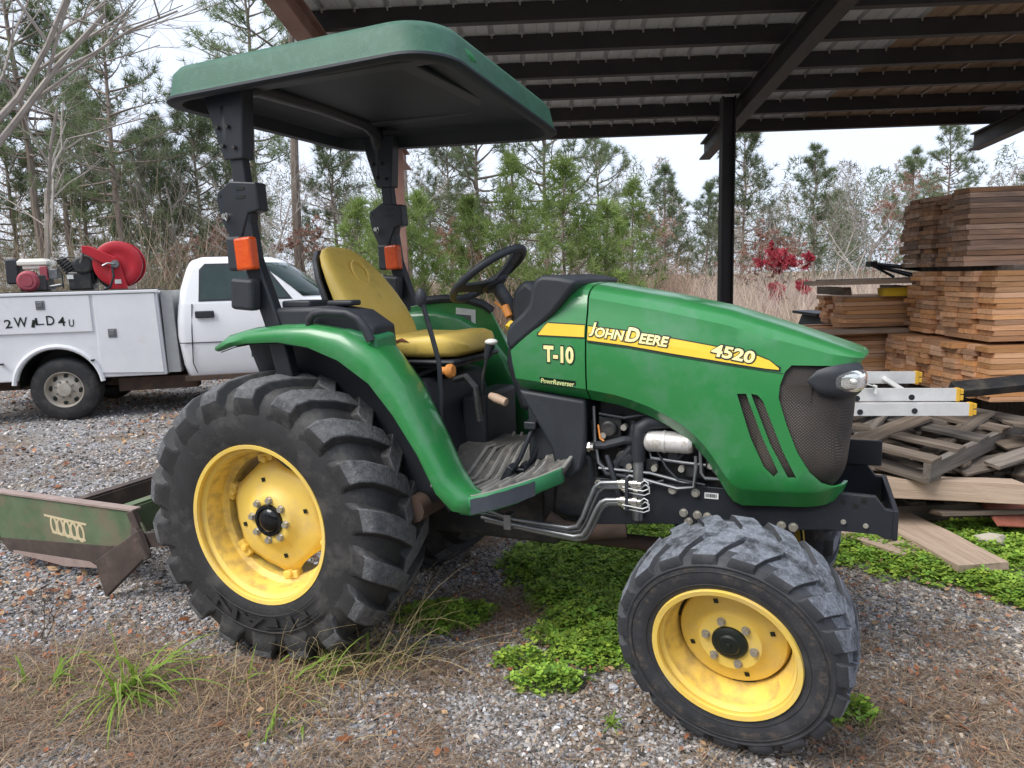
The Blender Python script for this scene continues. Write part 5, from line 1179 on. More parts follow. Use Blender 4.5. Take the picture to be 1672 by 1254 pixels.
for pts in ([(1.30, -.25, .82), (1.50, -.25, .815), (1.62, -.245, .79), (1.66, -.245, .79), (1.665, -.245, .84), (1.665, -.24, .89)], [(1.40, -.252, .775), (1.42, -.252, .80), (1.60, -.252, .765), (1.66, -.252, .775), (1.67, -.25, .86)], [(1.49, -.225, .90), (1.50, -.235, .87), (1.62, -.235, .86), (1.70, -.23, .855)], [(1.68, -.24, .92), (1.685, -.245, .83), (1.70, -.245, .81), (1.80, -.24, .81)], [(1.72, -.24, .92), (1.722, -.245, .85), (1.74, -.245, .83), (1.82, -.24, .83)], [(1.28, -.24, 1.06), (1.285, -.245, .93), (1.30, -.25, .84), (1.33, -.25, .815)]): b.tube(pts, .0065, 8)
b.build('fuel_line', M['steel'], trac)
for (x, z) in ((1.42, .835), (1.515, .835), (1.615, .84), (1.72, .86), (1.32, .95), (1.40, .985)): b = MB(); b.tube([(x, -.23, z), (x, -.258, z)], .012, 8); b.build('fitting', M['bolt'], trac, smooth=False)
b = MB(); b.box((1.34, -.2, .97), (.09, .06, .10)); b.lathe([(0, -.02), (.03, -.02), (.035, 0), (0, .0)], (1.34, -.235, .975), n=16); b.box((1.56, -.19, 1.0), (.2, .05, .05)); b.box((1.40, -.19, .86), (.07, .06, .08)); b.lathe([(0, -.03), (.035, -.025), (.04, 0), (0, 0)], (1.40, -.22, .86), n=14); b.build('injection_pump', M['engine'], trac, bevel=.006)
for pts, r_, mt in (([(1.30, -.235, 1.03), (1.40, -.245, 1.02), (1.50, -.235, 1.04), (1.62, -.22, 1.02)], .006, 'black_plastic'), ([(1.52, -.23, .90), (1.56, -.25, .84), (1.60, -.25, .80), (1.70, -.245, .785)], .005, 'black_plastic'), ([(1.33, -.24, .87), (1.36, -.262, .80), (1.38, -.262, .72), (1.40, -.25, .66)], .011, 'black_plastic'), ([(1.60, -.22, .87), (1.66, -.245, .95), (1.70, -.235, 1.0)], .009, 'black_plastic'), ([(1.30, -.25, .99), (1.31, -.262, .94), (1.325, -.262, .93)], .004, 'orange_knob'), ([(1.29, -.248, .76), (1.40, -.262, .745), (1.55, -.25, .79)], .005, 'black_plastic')):
    b = MB(); b.tube(pts, r_, 7); b.build('wire', M[mt], trac, angle=70)
for (x, z, w_, h_) in ((1.50, .84, .05, .05), (1.58, .88, .04, .06), (1.66, .83, .07, .05), (1.73, .89, .06, .10), (1.36, .80, .05, .06), (1.32, .66, .08, .07), (1.46, .70, .10, .03)):
    b = MB(); b.box((x, -.205, z), (w_, .05, h_)); b.build('engine_bracket', M['engine'], trac, smooth=False, bevel=.004)
b = MB(); b.lathe([(0, -.03), (.02, -.032), (.05, -.028), (.055, -.02), (.055, .02), (0, .02)], (1.70, -.20, .95), n=20); b.build('alternator', M['steel'], trac)
RAIL = [(1.14, .60), (1.30, .585), (1.54, .615), (1.80, .628), (1.95, .632), (2.11, .655), (2.27, .655), (2.295, .642), (2.318, .642), (2.318, .744), (2.292, .746), (2.262, .788), (2.10, .792), (1.95, .775), (1.14, .775)]
rails = []
for s_ in (-1, 1):
    b = MB(); b.xz(RAIL, s_ * .232, s_ * .207); rails.append(b.build('frame_rail', M['black_paint'], trac, smooth=False, bevel=.003))
b = MB(); b.box((2.324, 0, .693), (.018, .47, .106)); b.box((2.22, 0, .66), (.16, .40, .012)); b.box((2.13, 0, .70), (.012, .40, .12)); b.build('front_plate', M['black_paint'], trac, smooth=False, bevel=.004)
b = MB(); b.box((2.24, .195, .84), (.14, .012, .10)); b.box((2.10, 0, .75), (.012, .3, .12)); b.build('bracket_ear', M['black_paint'], trac, smooth=False, bevel=.003)
bm_ = MB(); bm_.tube([(0, 0, 0), (0, -.004, 0)], .0165, 14); bm_.tube([(0, -.004, 0), (0, -.016, 0)], .0125, 6); bolt_me = bm_.mesh('bolt', M['bolt'], smooth=False)
for (x, z) in ((1.58, .752), (1.665, .748), (1.622, .667), (1.672, .664), (1.708, .661), (1.64, .635), (1.965, .655), (2.005, .653), (1.295, .752)): link('bolt', bolt_me, trac, (x, -.2325, z))
for (x, z) in ((2.165, .690), (2.235, .683)): link('bolt', bolt_me, trac, (x, -.2325, z), sc=(.55, .55, .55))
for (x, z) in ((2.16, .762), (2.20, .75), (2.225, .772)): b = MB(); b.tube([(x, -.2335, z), (x, -.2345, z)], .009, 12); b.build('bolt_hole', M['decal_black'], trac, smooth=False)
b = MB(); b.box((1.722, -.2335, .742), (.05, .002, .022)); tg = b.build('serial_tag', M['white_sticker'], trac, smooth=False)
b = MB(); R0 = random.Random(3); x = 1.702
while x < 1.742: w_ = R0.uniform(.001, .003); b.box((x, -.2352, .743), (w_, .0008, .013)); x += w_ + R0.uniform(.0012, .003)
b.build('bar_print', M['decal_black'], tg, smooth=False)
# hydraulic lines and couplers
LA = [(.80, .640), (.895, .632), (.961, .612), (1.202, .600), (1.240, .612), (1.262, .650), (1.293, .730), (1.312, .772), (1.335, .790), (1.41, .797)]
LB = [(.84, .608), (.934, .596), (1.225, .570), (1.262, .580), (1.284, .615), (1.318, .690), (1.335, .716), (1.355, .727), (1.41, .732)]
for pth, dy, dz in ((LA, 0, 0), (LA, .02, -.022), (LB, -.005, 0), (LB, .018, -.020)):
    b = MB(); b.tube([(x + dz * -.3, -.345 + dy, z + dz) for x, z in pth], .0088, 10); b.build('hydraulic_line', M['steel'], trac, angle=70)
b = MB(); b.box((.955, -.335, .60), (.03, .05, .06)); b.build('line_clamp', M['steel'], trac, smooth=False)
for (x, z, y) in ((1.41, .797, -.345), (1.41, .775, -.325), (1.41, .732, -.35), (1.41, .712, -.33)):
    b = MB(); b.tube([(x - .012, y, z), (x, y, z), (x + .001, y, z), (x + .02, y, z), (x + .021, y, z), (x + .045, y, z), (x + .046, y, z), (x + .062, y, z), (x + .063, y, z), (x + .075, y, z)], [.010, .010, .0155, .0155, .012, .012, .0165, .0165, .010, .010], 14); b.build('coupler', M['chrome'], trac, angle=30)
    b = MB(); b.tube([(x + .07, y, z), (x + .09, y - .01, z + .018), (x + .105, y - .015, z + .012), (x + .105, y - .012, z - .012), (x + .085, y - .01, z - .022), (x + .05, y - .012, z - .018), (x + .01, y - .015, z - .012)], .0022, 6); b.build('dust_cap_wire', M['white_sticker'], trac)
b = MB(); b.box((1.435, -.35, .757), (.012, .03, .12)); b.build('coupler_strap', M['black_plastic'], trac, smooth=False, bevel=.003)

# ---- platform, mat, step edge
def floor_z(x, y): 
    z = .742 + max(0, x - .86) * .27
    z += .10 * min(1, max(0, (abs(y) * -1 + .27) / .12))          # raised over the gearbox
    if x > 1.0 and abs(y) < .37: z += (x - 1.0) * .42 * min(1, (.37 - abs(y)) / .20)
    return z
EDGE = [(.74, .44), (.80, .47), (.84, .53), (.90, .562), (.98, .548), (1.06, .500), (1.13, .435), (1.19, .362), (1.205, .30)]
b = MB(); rows = []
for x, ye in [(.30, .36), (.40, .38), (.50, .40), (.62, .41)] + EDGE:
    rows.append([(x, -ye + 2 * ye * j / 24, floor_z(x, -ye + 2 * ye * j / 24)) for j in range(25)])
b.loft(rows, closed=False, cap=False); fm_ = b.build('floor_mat', M['mat'], trac, solid=.02, angle=60); outward(fm_, (.7, 0, -3))
ribs = MB()
for s_ in (-1, 1):
    for k in range(9):
        a = (.66 + .052 * k, s_ * (.43 if k < 2 else .50 if k < 6 else .50 - .045 * (k - 5))); e = (.80 + .038 * k, s_ * .10)
        pts = []
        for i in range(14):
            f = i / 13; x = a[0] + (e[0] - a[0]) * f ** .8; y = a[1] + (e[1] - a[1]) * f; pts.append((x, y, floor_z(x, y) + .003))
        ribs.tube(pts, .008, 5)
    ribs.tube([(x, s_ * (ye - .012), floor_z(x, ye) + .003) for x, ye in EDGE[1:]], .008, 6)
    ribs.tube([(.66, s_ * .39, floor_z(.62, .47) + .003), (.74, s_ * .40, floor_z(.74, .475) + .003), (.79, s_ * .43, floor_z(.79, .51) + .003), (.82, s_ * .49, floor_z(.82, .54) + .003)], .010, 6)
ribs.build('mat_ridges', M['mat_rib'], trac, angle=70)
for s_ in (-1, 1):
    b = MB(); rows = []
    for i, (x, ye) in enumerate(EDGE[2:-1], 2):
        zt = floor_z(x, ye) + .006; zb = zt - .070 + (.012 if i > 5 else 0); o_ = ye + .012
        rows.append([(x, s_ * (ye - .02), zt), (x, s_ * (o_ - .004), zt + .002), (x, s_ * (o_ + .004), zt - .010), (x, s_ * (o_ + .004), zb + .012), (x, s_ * (o_ - .006), zb), (x, s_ * (ye - .02), zb)])
    b.loft(rows); lip = b.build('step_edge', M['green_dull'], trac, angle=50)
    b = MB(); rows = []
    for x in np.linspace(.905, 1.118, 12):
        ye = itp(EDGE, float(x)) + .012 + .0062; zt = floor_z(x, ye - .02) + .006; jz = .004 * math.sin(x * 90); rows.append([(x, s_ * ye, zt - .006 + jz * .4), (x, s_ * ye, zt - .030), (x, s_ * ye, zt - .064 + .04 * max(0, (x - 1.06)))])
    b.loft(rows, closed=False, cap=False); b.build('worn_patch', M['slate'], lip, angle=60)
# pedals
for x0, dx in ((.945, 0), (.985, .05)):
    b = MB(); y0 = -.30 + dx
    b.tube([(x0 + .10, y0 + .04, .985), (x0 + .08, y0 + .02, .93), (x0 + .05, y0, .85), (x0 + .01, y0, .79)], .011, 8); b.box((x0 + .0, y0, .785), (.03, .06, .07), Matrix.Rotation(.5, 3, 'Y')); b.box((x0 + .09, y0 + .03, .98), (.05, .05, .03)); b.box((x0 + .04, y0 + .02, .80), (.05, .04, .012)); b.build('brake_pedal', M['black_paint'], trac, bevel=.004)

# ---- under-seat body, seat
b = MB(); b.hexa([(.20, -.30, .80), (.66, -.24, .80), (.66, .30, .80), (.20, .30, .80), (.12, -.30, 1.16), (.56, -.27, 1.14), (.56, .30, 1.14), (.12, .30, 1.16)]); b.box((.68, .12, .90), (.12, .36, .30)); b.xz([(.38, .83), (.52, .83), (.54, .97), (.46, 1.03), (.36, 1.01)], -.335, -.24); b.build('seat_pedestal', M['black_plastic'], trac, bevel=.02, angle=60)
b = MB()
for s_ in (-1, 1):
    b.tube([(.28, s_ * .19, 1.19), (.58, s_ * .19, 1.06)], .012, 6); b.tube([(.28, s_ * .19, 1.06), (.58, s_ * .19, 1.19)], .012, 6)
b.box((.44, 0, 1.20), (.44, .42, .03)); b.box((.40, -.22, 1.045), (.30, .03, .03)); b.box((.52, -.30, 1.02), (.18, .02, .015)); b.box((.50, -.28, 1.05), (.22, .015, .012)); b.build('seat_suspension', M['engine'], trac, bevel=.003)
b = MB(); rows = []
for z in (1.215, 1.25, 1.30, 1.36, 1.43, 1.50, 1.57, 1.63, 1.675, 1.705, 1.718):
    f = (z - 1.215) / .503; hw = itp([(1.215, .18), (1.27, .225), (1.36, .245), (1.45, .24), (1.55, .215), (1.63, .180), (1.68, .145), (1.705, .11), (1.718, .06)], z); xc = .235 - .27 * f + .03 * math.sin(f * PI); th = itp([(1.215, .05), (1.3, .062), (1.6, .05), (1.69, .036), (1.718, .012)], z)
    r = []
    for j in range(28):
        a = 2 * PI * j / 28; c, s_ = math.cos(a), math.sin(a); y = hw * math.copysign(abs(s_) ** .6, s_); x = th * math.copysign(abs(c) ** .7, c)
        if c > 0: x += .045 * (abs(y) / hw) ** 3 * (1 - f * .8) - .012
        r.append((xc + x, y, z))
    rows.append(r)
b.loft(rows); bk = b.build('seat_back', M['seat'], trac, angle=80)
b = MB(); rows = []
for z in (1.20, 1.30, 1.45, 1.58, 1.66, 1.70): 
    f = (z - 1.215) / .503; hw = itp([(1.2, .19), (1.30, .235), (1.45, .242), (1.58, .205), (1.66, .16), (1.70, .11)], z); xc = .235 - .27 * f - .045
    rows.append([(xc + .02, -hw - .004, z), (xc - .02, -hw + .02, z), (xc - .03, 0, z), (xc - .02, hw - .02, z), (xc + .02, hw + .004, z)])
b.loft(rows, closed=False, cap=False); b.build('seat_shell', M['black_plastic'], trac, solid=.012)
b = MB(); zc = 1.600; xc = .235 - .27 * ((zc - 1.215) / .503) + .03; b.tube([(xc + .036 - .27 / .503 * .05 * math.sin(a), .055 * math.cos(a), zc + .055 * math.sin(a)) for a in [2 * PI * i / 28 for i in range(29)]], .0045, 6); b.build('embossed_ring', M['seat'], bk)
b = MB(); rows = []
for x in (.235, .25, .30, .38, .47, .55, .62, .66, .685, .695):
    hw = itp([(.235, .20), (.26, .235), (.4, .25), (.6, .245), (.66, .22), (.685, .18), (.695, .12)], x); zt = itp([(.235, 1.30), (.3, 1.325), (.45, 1.318), (.58, 1.335), (.64, 1.332), (.675, 1.31), (.695, 1.27)], x); zb = itp([(.235, 1.225), (.6, 1.222), (.66, 1.228), (.695, 1.25)], x)
    r = []
    for j in range(28):
        a = 2 * PI * j / 28; c, s_ = math.cos(a), math.sin(a); y = hw * math.copysign(abs(c) ** .45, c); z = (zt + zb) / 2 + (zt - zb) / 2 * math.copysign(abs(s_) ** .55, s_)
        if s_ > 0: z += .022 * (abs(y) / hw) ** 4 - .010
        r.append((x, y, z))
    rows.append(r)
b.loft(rows); cu = b.build('seat_cushion', M['seat'], trac, angle=80)
b = MB(); b.box((.46, 0, 1.213), (.45, .47, .022)); b.build('seat_pan', M['black_plastic'], trac, bevel=.01)
b = MB(); b.prism([(0, 0), (.018, .03), (.012, .065), (.03, .09), (.008, .085), (-.006, .05)], (.30, -.2545, 1.235), (1, 0, 0), (0, 0, 1), (0, .004, 0)); b.prism([(0, 0), (.04, .016), (.08, .012), (.05, .026), (.01, .014)], (.40, -.2515, 1.29), (1, 0, 0), (0, 0, 1), (0, .004, 0)); b.build('vinyl_tear', M['rust'], cu, smooth=False)
b = MB(); b.tube([(.655, -.30, 1.19), (.685, -.30, 1.19)], .016, 10); b.tube([(.685, -.30, 1.19), (.70, -.30, 1.19), (.715, -.30, 1.19)], [.026, .030, .024], 14); b.build('height_knob', M['orange_knob'], trac, bevel=.003)
# levers
b = MB(); b.tube([(.640, -.40, 1.475), (.652, -.40, 1.43), (.680, -.40, 1.33), (.703, -.40, 1.24), (.708, -.40, 1.12), (.700, -.40, 1.0), (.69, -.39, .93), (.66, -.36, .88)], .010, 10); lv = b.build('loader_lever', M['black_paint'], trac)
b = MB(); b.sphere((.637, -.40, 1.488), .026, 12, sc=(.85, .85, 1.5)); b.build('knob', M['black_plastic'], lv)
b = MB(); b.tube([(.862, -.26, 1.295), (.845, -.26, 1.24)], [.021, .012], 10); b.build('range_lever_grip', M['black_plastic'], trac)
b = MB(); b.sphere((.867, -.26, 1.305), .024, 12, sc=(1.15, 1.0, .55)); b.build('range_lever_top', M['cream'], trac)
b = MB(); b.tube([(.845, -.26, 1.24), (.826, -.26, 1.17), (.81, -.24, 1.10), (.79, -.2, 1.0)], .006, 6); b.tube([(.67, -.2, 1.14), (.74, -.24, 1.16), (.79, -.26, 1.12), (.80, -.25, .98)], .013, 8); b.build('lever_rod', M['engine'], trac)
b = MB(); b.tube([(.845, -.24, 1.085), (.875, -.25, 1.077), (.925, -.26, 1.063)], [.014, .019, .017], 12); b.build('lever_grip', M['tan_grip'], trac, bevel=.003)

# ---- fenders
FL = [(-.205, 1.288), (-.13, 1.310), (-.053, 1.322), (.101, 1.328), (.247, 1.310), (.385, 1.261), (.517, 1.176), (.616, 1.059), (.712, .915), (.782, .775), (.835, .706), (.90, .690)]
FO = [(-.222, 1.314), (-.155, 1.354), (-.055, 1.378), (.10, 1.393), (.26, 1.396), (.40, 1.372), (.535, 1.300), (.640, 1.165), (.735, .985), (.815, .835), (.868, .768), (.925, .752)]
for s_ in (-1, 1):
    b = MB(); rows = []
    for k, ((lx, lz), (ox, oz)) in enumerate(zip(FL, FO)):
        yo = .615 - .045 * max(0, (k - 9)) / 2; yi = .405 if k < 9 else .405 + .05 * (k - 8) / 3; dx, dz = ox - lx, oz - lz
        nx_, nz_ = (lx - 0), (lz - .594); nl = math.hypot(nx_, nz_); nx_, nz_ = nx_ / nl, nz_ / nl
        wall = max(.745, min(oz - .02, .745))
        rows.append([(lx, s_ * (yo - .012), lz), (lx, s_ * yo, lz + .002), (lx + dx * .35, s_ * (yo + .008), lz + dz * .35), (lx + dx * .75, s_ * (yo - .002), lz + dz * .75), (ox, s_ * (yo - .025), oz), (ox + nx_ * .006, s_ * (yo - .08), oz + nz_ * .006), (ox + nx_ * .004, s_ * (yi + .04), oz + nz_ * .004), (ox - nx_ * .004, s_ * (yi + .012), oz - nz_ * .004), (ox - nx_ * .03, s_ * yi, oz - nz_ * .03), (ox - nx_ * .03 - (.0 if k < 7 else .03), s_ * yi, min(oz - nz_ * .03 - .005, max(.745, oz - (.07 if k < 3 else .45))))])
    b.loft(rows, closed=False, cap=False); fd = b.build('fender', M['green'], trac, angle=50, solid=.008)
    cen = Vector((.2, s_ * .5, .9)); outward(fd, cen)
    # black liner below it
    b = MB(); rows = []
    for (lx, lz) in FL[:-1]:
        nx_, nz_ = lx, lz - .594; nl = math.hypot(nx_, nz_); nx_, nz_ = nx_ / nl, nz_ / nl
        rows.append([(lx - nx_ * .006, s_ * .598, lz - nz_ * .006 + .004), (lx - nx_ * .004 + .004, s_ * .46, lz + .022), (lx - nx_ * .01, s_ * .432, lz + .012), (lx - nx_ * .03, s_ * .424, lz - nz_ * .03), (.12 + lx * .25, s_ * .42, .62)])
    b.loft(rows, closed=False, cap=False); b.build('fender_liner', M['black_plastic'], trac, angle=40, solid=.004)
    if s_ > 0: continue
    # console on top
    b = MB(); b.loft([[(.05, s_ * y, z) for y, z in ((.56, 1.385), (.56, 1.452), (.545, 1.462), (.37, 1.462), (.36, 1.40))], [(.27, s_ * y, z) for y, z in ((.555, 1.385), (.555, 1.455), (.54, 1.465), (.37, 1.465), (.36, 1.40))], [(.40, s_ * y, z) for y, z in ((.545, 1.37), (.545, 1.432), (.53, 1.445), (.37, 1.445), (.36, 1.36))], [(.495, s_ * y, z) for y, z in ((.53, 1.31), (.53, 1.372), (.515, 1.385), (.37, 1.385), (.36, 1.30))]]); con = b.build('fender_console', M['black_plastic'], trac, bevel=.008, angle=50)
    b = MB(); b.loft([[(.20, s_ * .575, 1.375), (.20, s_ * .40, 1.40), (.20, s_ * .385, 1.33), (.20, s_ * .585, 1.33)], [(.40, s_ * .57, 1.378), (.40, s_ * .40, 1.39), (.40, s_ * .385, 1.28), (.40, s_ * .58, 1.28)], [(.52, s_ * .555, 1.345), (.52, s_ * .41, 1.352), (.53, s_ * .40, 1.20), (.54, s_ * .575, 1.20)]]); b.build('console_base', M['green_dull'], trac, bevel=.01, angle=50)
    b = MB(); b.tube([(.235, s_ * .578, 1.385), (.245, s_ * .585, 1.42), (.270, s_ * .586, 1.440), (.32, s_ * .587, 1.446), (.42, s_ * .585, 1.440), (.465, s_ * .582, 1.420), (.495, s_ * .578, 1.38), (.512, s_ * .574, 1.335)], [.015, .016, .016, .016, .016, .017, .018, .018], 12); b.build('grab_handle', M['black_plastic'], trac, angle=70)
    b = MB(); b.box((.13, s_ * .46, 1.474), (.14, .12, .03)); b.box((.30, s_ * .43, 1.474), (.12, .07, .022)); b.build('switch_box', M['black_plastic'], con, bevel=.008)
b = MB(); b.prism([(.365, 1.33), (.475, 1.318), (.478, 1.40), (.368, 1.412)], (0, .4255, 0), (1, 0, 0), (0, 0, 1), (0, -.003, 0)); st_ = b.build('warning_sticker', M['white_sticker'], trac, smooth=False)
b = MB(); b.prism([(.365, 1.355), (.405, 1.350), (.44, 1.348), (.44, 1.325), (.452, 1.323), (.452, 1.372), (.366, 1.380)], (0, .4215, 0), (1, 0, 0), (0, 0, 1), (0, -.002, 0)); b.build('sticker_print', M['grey_sticker'], st_, smooth=False)
# left inner panel behind the seat
b = MB(); b.xz([(.10, .78), (.10, 1.42), (.18, 1.435), (.42, 1.445), (.555, 1.40), (.60, 1.31), (.655, 1.20), (.79, .94), (.93, .70), (.60, .74)], .4275, .445); b.build('inner_panel', M['green'], trac, smooth=False, bevel=.004)
b = MB(); b.tube([(.17, .43, 1.448), (.30, .43, 1.458), (.43, .43, 1.452), (.52, .43, 1.425), (.565, .43, 1.395)], .022, 8); b.build('panel_trim', M['black_plastic'], trac)

# ---- rollover posts, lamps, canopy
def bar(mb, pts, wx, wy):
    rows = []
    for (x, y, z), w_ in zip(pts, wx): rows.append([(x - w_ / 2, y - wy / 2, z), (x + w_ / 2, y - wy / 2, z), (x + w_ / 2, y + wy / 2, z), (x - w_ / 2, y + wy / 2, z)])
    mb.loft(rows)
for s_ in (-1, 1):
    y = s_ * .545
    b = MB(); bar(b, [(.10, s_ * .50, .62), (.085, s_ * .53, 1.15), (.045, y, 1.40), (-.045, y, 1.66), (-.062, y, 1.80), (-.045, y, 1.92)], [.085, .082, .078, .076, .076, .076], .052); post = b.build('roll_post', M['black_paint'], trac, bevel=.008, smooth=False)
    b = MB(); b.xz([(-.128, 1.745), (-.085, 1.70), (-.052, 1.775), (-.025, 1.835), (.028, 1.845), (.022, 1.952), (-.105, 1.965), (-.175, 1.925), (-.180, 1.895), (-.165, 1.82)], y - .031, y + .031); sl_ = b.build('hinge_sleeve', M['black_paint'], trac, smooth=False, bevel=.006)
    for z in (1.90, 1.932): b = MB(); b.box((-.055, y, z), (.045, .066, .010)); b.build('sleeve_slot', M['decal_black'], sl_, smooth=False)
    b = MB(); b.tube([(-.160, y - .033, 1.912), (-.160, y + .033, 1.912)], .007, 8); b.build('sleeve_hole', M['decal_black'], sl_, smooth=False)
    b = MB(); b.cyl((-.135, y - .048, 1.83), (-.135, y + .048, 1.83), .011, 10); b.tube([(-.115, y - .05, 1.84), (-.105, y - .058, 1.825), (-.115, y - .05, 1.81), (-.125, y - .05, 1.822)], .0035, 6); b.build('hinge_pin', M['chrome'], sl_)
    b = MB(); bar(b, [(-.062, y, 1.93), (-.072, y, 2.05), (-.085, y, 2.10)], [.062, .062, .062], .046); b.build('upper_post', M['black_paint'], trac, smooth=False, bevel=.006)
    b = MB(); b.hexa([(-.120, y - .034, 2.045), (-.028, y - .034, 2.045), (-.028, y + .034, 2.045), (-.120, y + .034, 2.045), (-.205, y - .034, 2.31), (-.005, y - .034, 2.31), (-.005, y + .034, 2.31), (-.205, y + .034, 2.31)]); br_ = b.build('canopy_bracket', M['black_paint'], trac, smooth=False, bevel=.006)
    b = MB()
    for (x, z) in ((-.135, 2.17), (-.085, 2.17), (-.115, 2.10), (-.060, 2.09)): b.cyl((x, y - .046, z), (x, y + .046, z), .008, 8)
    b.build('bracket_bolt', M['engine'], br_)
    # amber flasher with its housing and the work lamp under it
    hs = MB(); hs.box((-.078, y - .045, 1.680), (.070, .055, .135)); hz = hs.build('flasher_housing', M['black_plastic'], trac, bevel=.012, smooth=False)
    a_ = MB(); a_.box((-.028, y - .052, 1.678), (.082, .048, .128), Matrix.Rotation(-.06, 3, 'Y')); a_.build('amber_lens', M['amber'], hz, bevel=.010, smooth=False)
    wl = MB(); wl.box((-.045, y - .055, 1.520), (.110, .06, .125), Matrix.Rotation(.08, 3, 'Y')); wl.box((-.105, y - .045, 1.52), (.03, .04, .06)); wl.build('work_lamp', M['black_plastic'], trac, bevel=.014, smooth=False)
# hoop across the top
b = MB(); b.tube([(-.11, -.545, 2.10), (-.11, -.545, 2.24), (-.10, -.50, 2.325), (-.09, -.40, 2.355), (-.08, 0, 2.362), (-.09, .40, 2.355), (-.10, .50, 2.325), (-.11, .545, 2.24), (-.11, .545, 2.10)], .038, 8); b.build('roof_hoop', M['black_paint'], trac, angle=50)
def rrect(x0, x1, hy, r, z, n=9):
    out = []; rf = r + .05
    for cx, cy, a, R0 in ((x1 - rf, hy - rf, 0, rf), (x0 + r, hy - r, PI / 2, r), (x0 + r, -hy + r, PI, r), (x1 - rf, -hy + rf, 1.5 * PI, rf)):
        for i in range(n + 1):
            t_ = a + PI / 2 * i / n; x = cx + R0 * math.cos(t_); yy = cy + R0 * math.sin(t_); xf = (x + .37) / 1.26
            out.append((x, yy, z - xf * .032 * yy / .65 - .012 * max(0, xf - .6) / .4 * (1 + yy)))
    return out
rows = [rrect(-.365, .880, .650, .12, 2.276), rrect(-.378, .892, .661, .13, 2.286), rrect(-.370, .884, .652, .13, 2.306), rrect(-.358, .868, .638, .12, 2.378), rrect(-.342, .850, .620, .12, 2.403), rrect(-.29, .79, .565, .11, 2.420), rrect(-.15, .65, .42, .10, 2.430)]
b = MB(); b.loft(rows, cap=False); o_ = len(b.v) - len(rows[-1]); b.f.append(tuple(range(o_, o_ + len(rows[-1])))); b.m.append(0); can = b.build('canopy', M['canopy'], trac, angle=60, recalc=True)
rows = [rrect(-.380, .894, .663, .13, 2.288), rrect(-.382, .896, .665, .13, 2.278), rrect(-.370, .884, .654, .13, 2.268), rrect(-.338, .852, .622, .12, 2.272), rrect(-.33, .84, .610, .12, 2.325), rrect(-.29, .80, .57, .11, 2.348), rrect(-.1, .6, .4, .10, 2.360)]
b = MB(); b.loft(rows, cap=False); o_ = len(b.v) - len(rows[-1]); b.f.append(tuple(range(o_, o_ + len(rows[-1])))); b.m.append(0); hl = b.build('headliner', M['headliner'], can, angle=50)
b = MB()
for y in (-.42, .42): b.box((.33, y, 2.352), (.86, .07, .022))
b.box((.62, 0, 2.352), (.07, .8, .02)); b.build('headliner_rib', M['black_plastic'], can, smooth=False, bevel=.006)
# mended patch on the front face of the canopy
b = MB(); rows = []
for i in range(13):
    u = -1 + 2 * i / 12; hh = .020 * math.sqrt(max(0, 1 - u * u)) + .0005; q = .5 + u * .5; yy = -.50 + .17 * q
    x = .8775 - .006 * max(0, .6 - q); rows.append([(x + .004, yy, 2.350 - hh), (x - .004, yy, 2.350 + hh)])
b.loft(rows, closed=False, cap=False); b.build('paint_patch', M['canopy_patch'], can, solid=.004)

# ---- wheels
def tyre_mesh(name, prof, lug, nl, mats, w0, w1, twist, n=96, half=.5):
    b = MB(); b.lathe(prof, n=n)
    for side in (-1, 1):
        for k in range(nl):
            th0 = 2 * PI * (k + (half if side > 0 else 0)) / nl; rows = []
            for i, (y, rb, yt, rt_, dt) in enumerate(lug):
                for_ = th0 + dt * twist; wb = w0 * (.75 if i == 0 else 1) / rb; wt = w1 * (.5 if i == 0 else 1) / rt_
                def P_(yv, r, a): return (r * math.sin(a), yv * side * -1 if side > 0 else yv, r * math.cos(a))
                sgn = 1
                rows.append([P_(y, rb - .012, for_ - wb / 2), P_(yt, rt_, for_ - wt / 2), P_(yt, rt_, for_ + wt / 2), P_(y, rb - .012, for_ + wb / 2)])
            o = len(b.v); b.v += [p for r in rows for p in r]
            for i in range(len(rows) - 1):
                for j in range(3): b.f.append((o + i * 4 + j, o + i * 4 + j + 1, o + i * 4 + 4 + j + 1, o + i * 4 + 4 + j)); b.m.append(1 if (j == 1 and i >= 2) else 0)
            b.f.append((o, o + 1, o + 2, o + 3)); b.m.append(0); e = o + (len(rows) - 1) * 4; b.f.append((e, e + 1, e + 2, e + 3)); b.m.append(0)
    return b.mesh(name, mats, angle=32)
rp = [(.318, -.186), (.336, -.194), (.355, -.200), (.40, -.206), (.45, -.207), (.50, -.199), (.540, -.180), (.563, -.145), (.574, -.08), (.577, 0), (.574, .08), (.563, .145), (.540, .180), (.50, .199), (.45, .207), (.40, .206), (.355, .200), (.336, .194), (.318, .186)]
rl = [(-.205, .455, -.2055, .462, .0), (-.206, .482, -.215, .488, .0), (-.198, .510, -.220, .530, .03), (-.184, .536, -.206, .568, .09), (-.147, .560, -.160, .594, .24), (-.07, .571, -.07, .606, .55), (0, .575, 0, .609, .85), (.035, .575, .035, .608, 1.0)]
rear_tyre = tyre_mesh('rear_tyre', rp, rl, 18, [M['rubber'], M['rubber_tread']], .132, .094, .28, 108)
fp = [(.216, -.120), (.230, -.126), (.245, -.132), (.270, -.138), (.295, -.139), (.312, -.136), (.315, -.139), (.320, -.139), (.324, -.132), (.340, -.120), (.350, -.09), (.354, 0), (.350, .09), (.340, .120), (.320, .135), (.295, .139), (.270, .138), (.245, .132), (.230, .126), (.216, .120)]
flg = [(-.136, .324, -.137, .326, .0), (-.132, .329, -.138, .338, .0), (-.118, .340, -.130, .354, .05), (-.09, .348, -.098, .364, .3), (-.04, .352, -.04, .369, .75), (.02, .353, .02, .370, 1.0)]
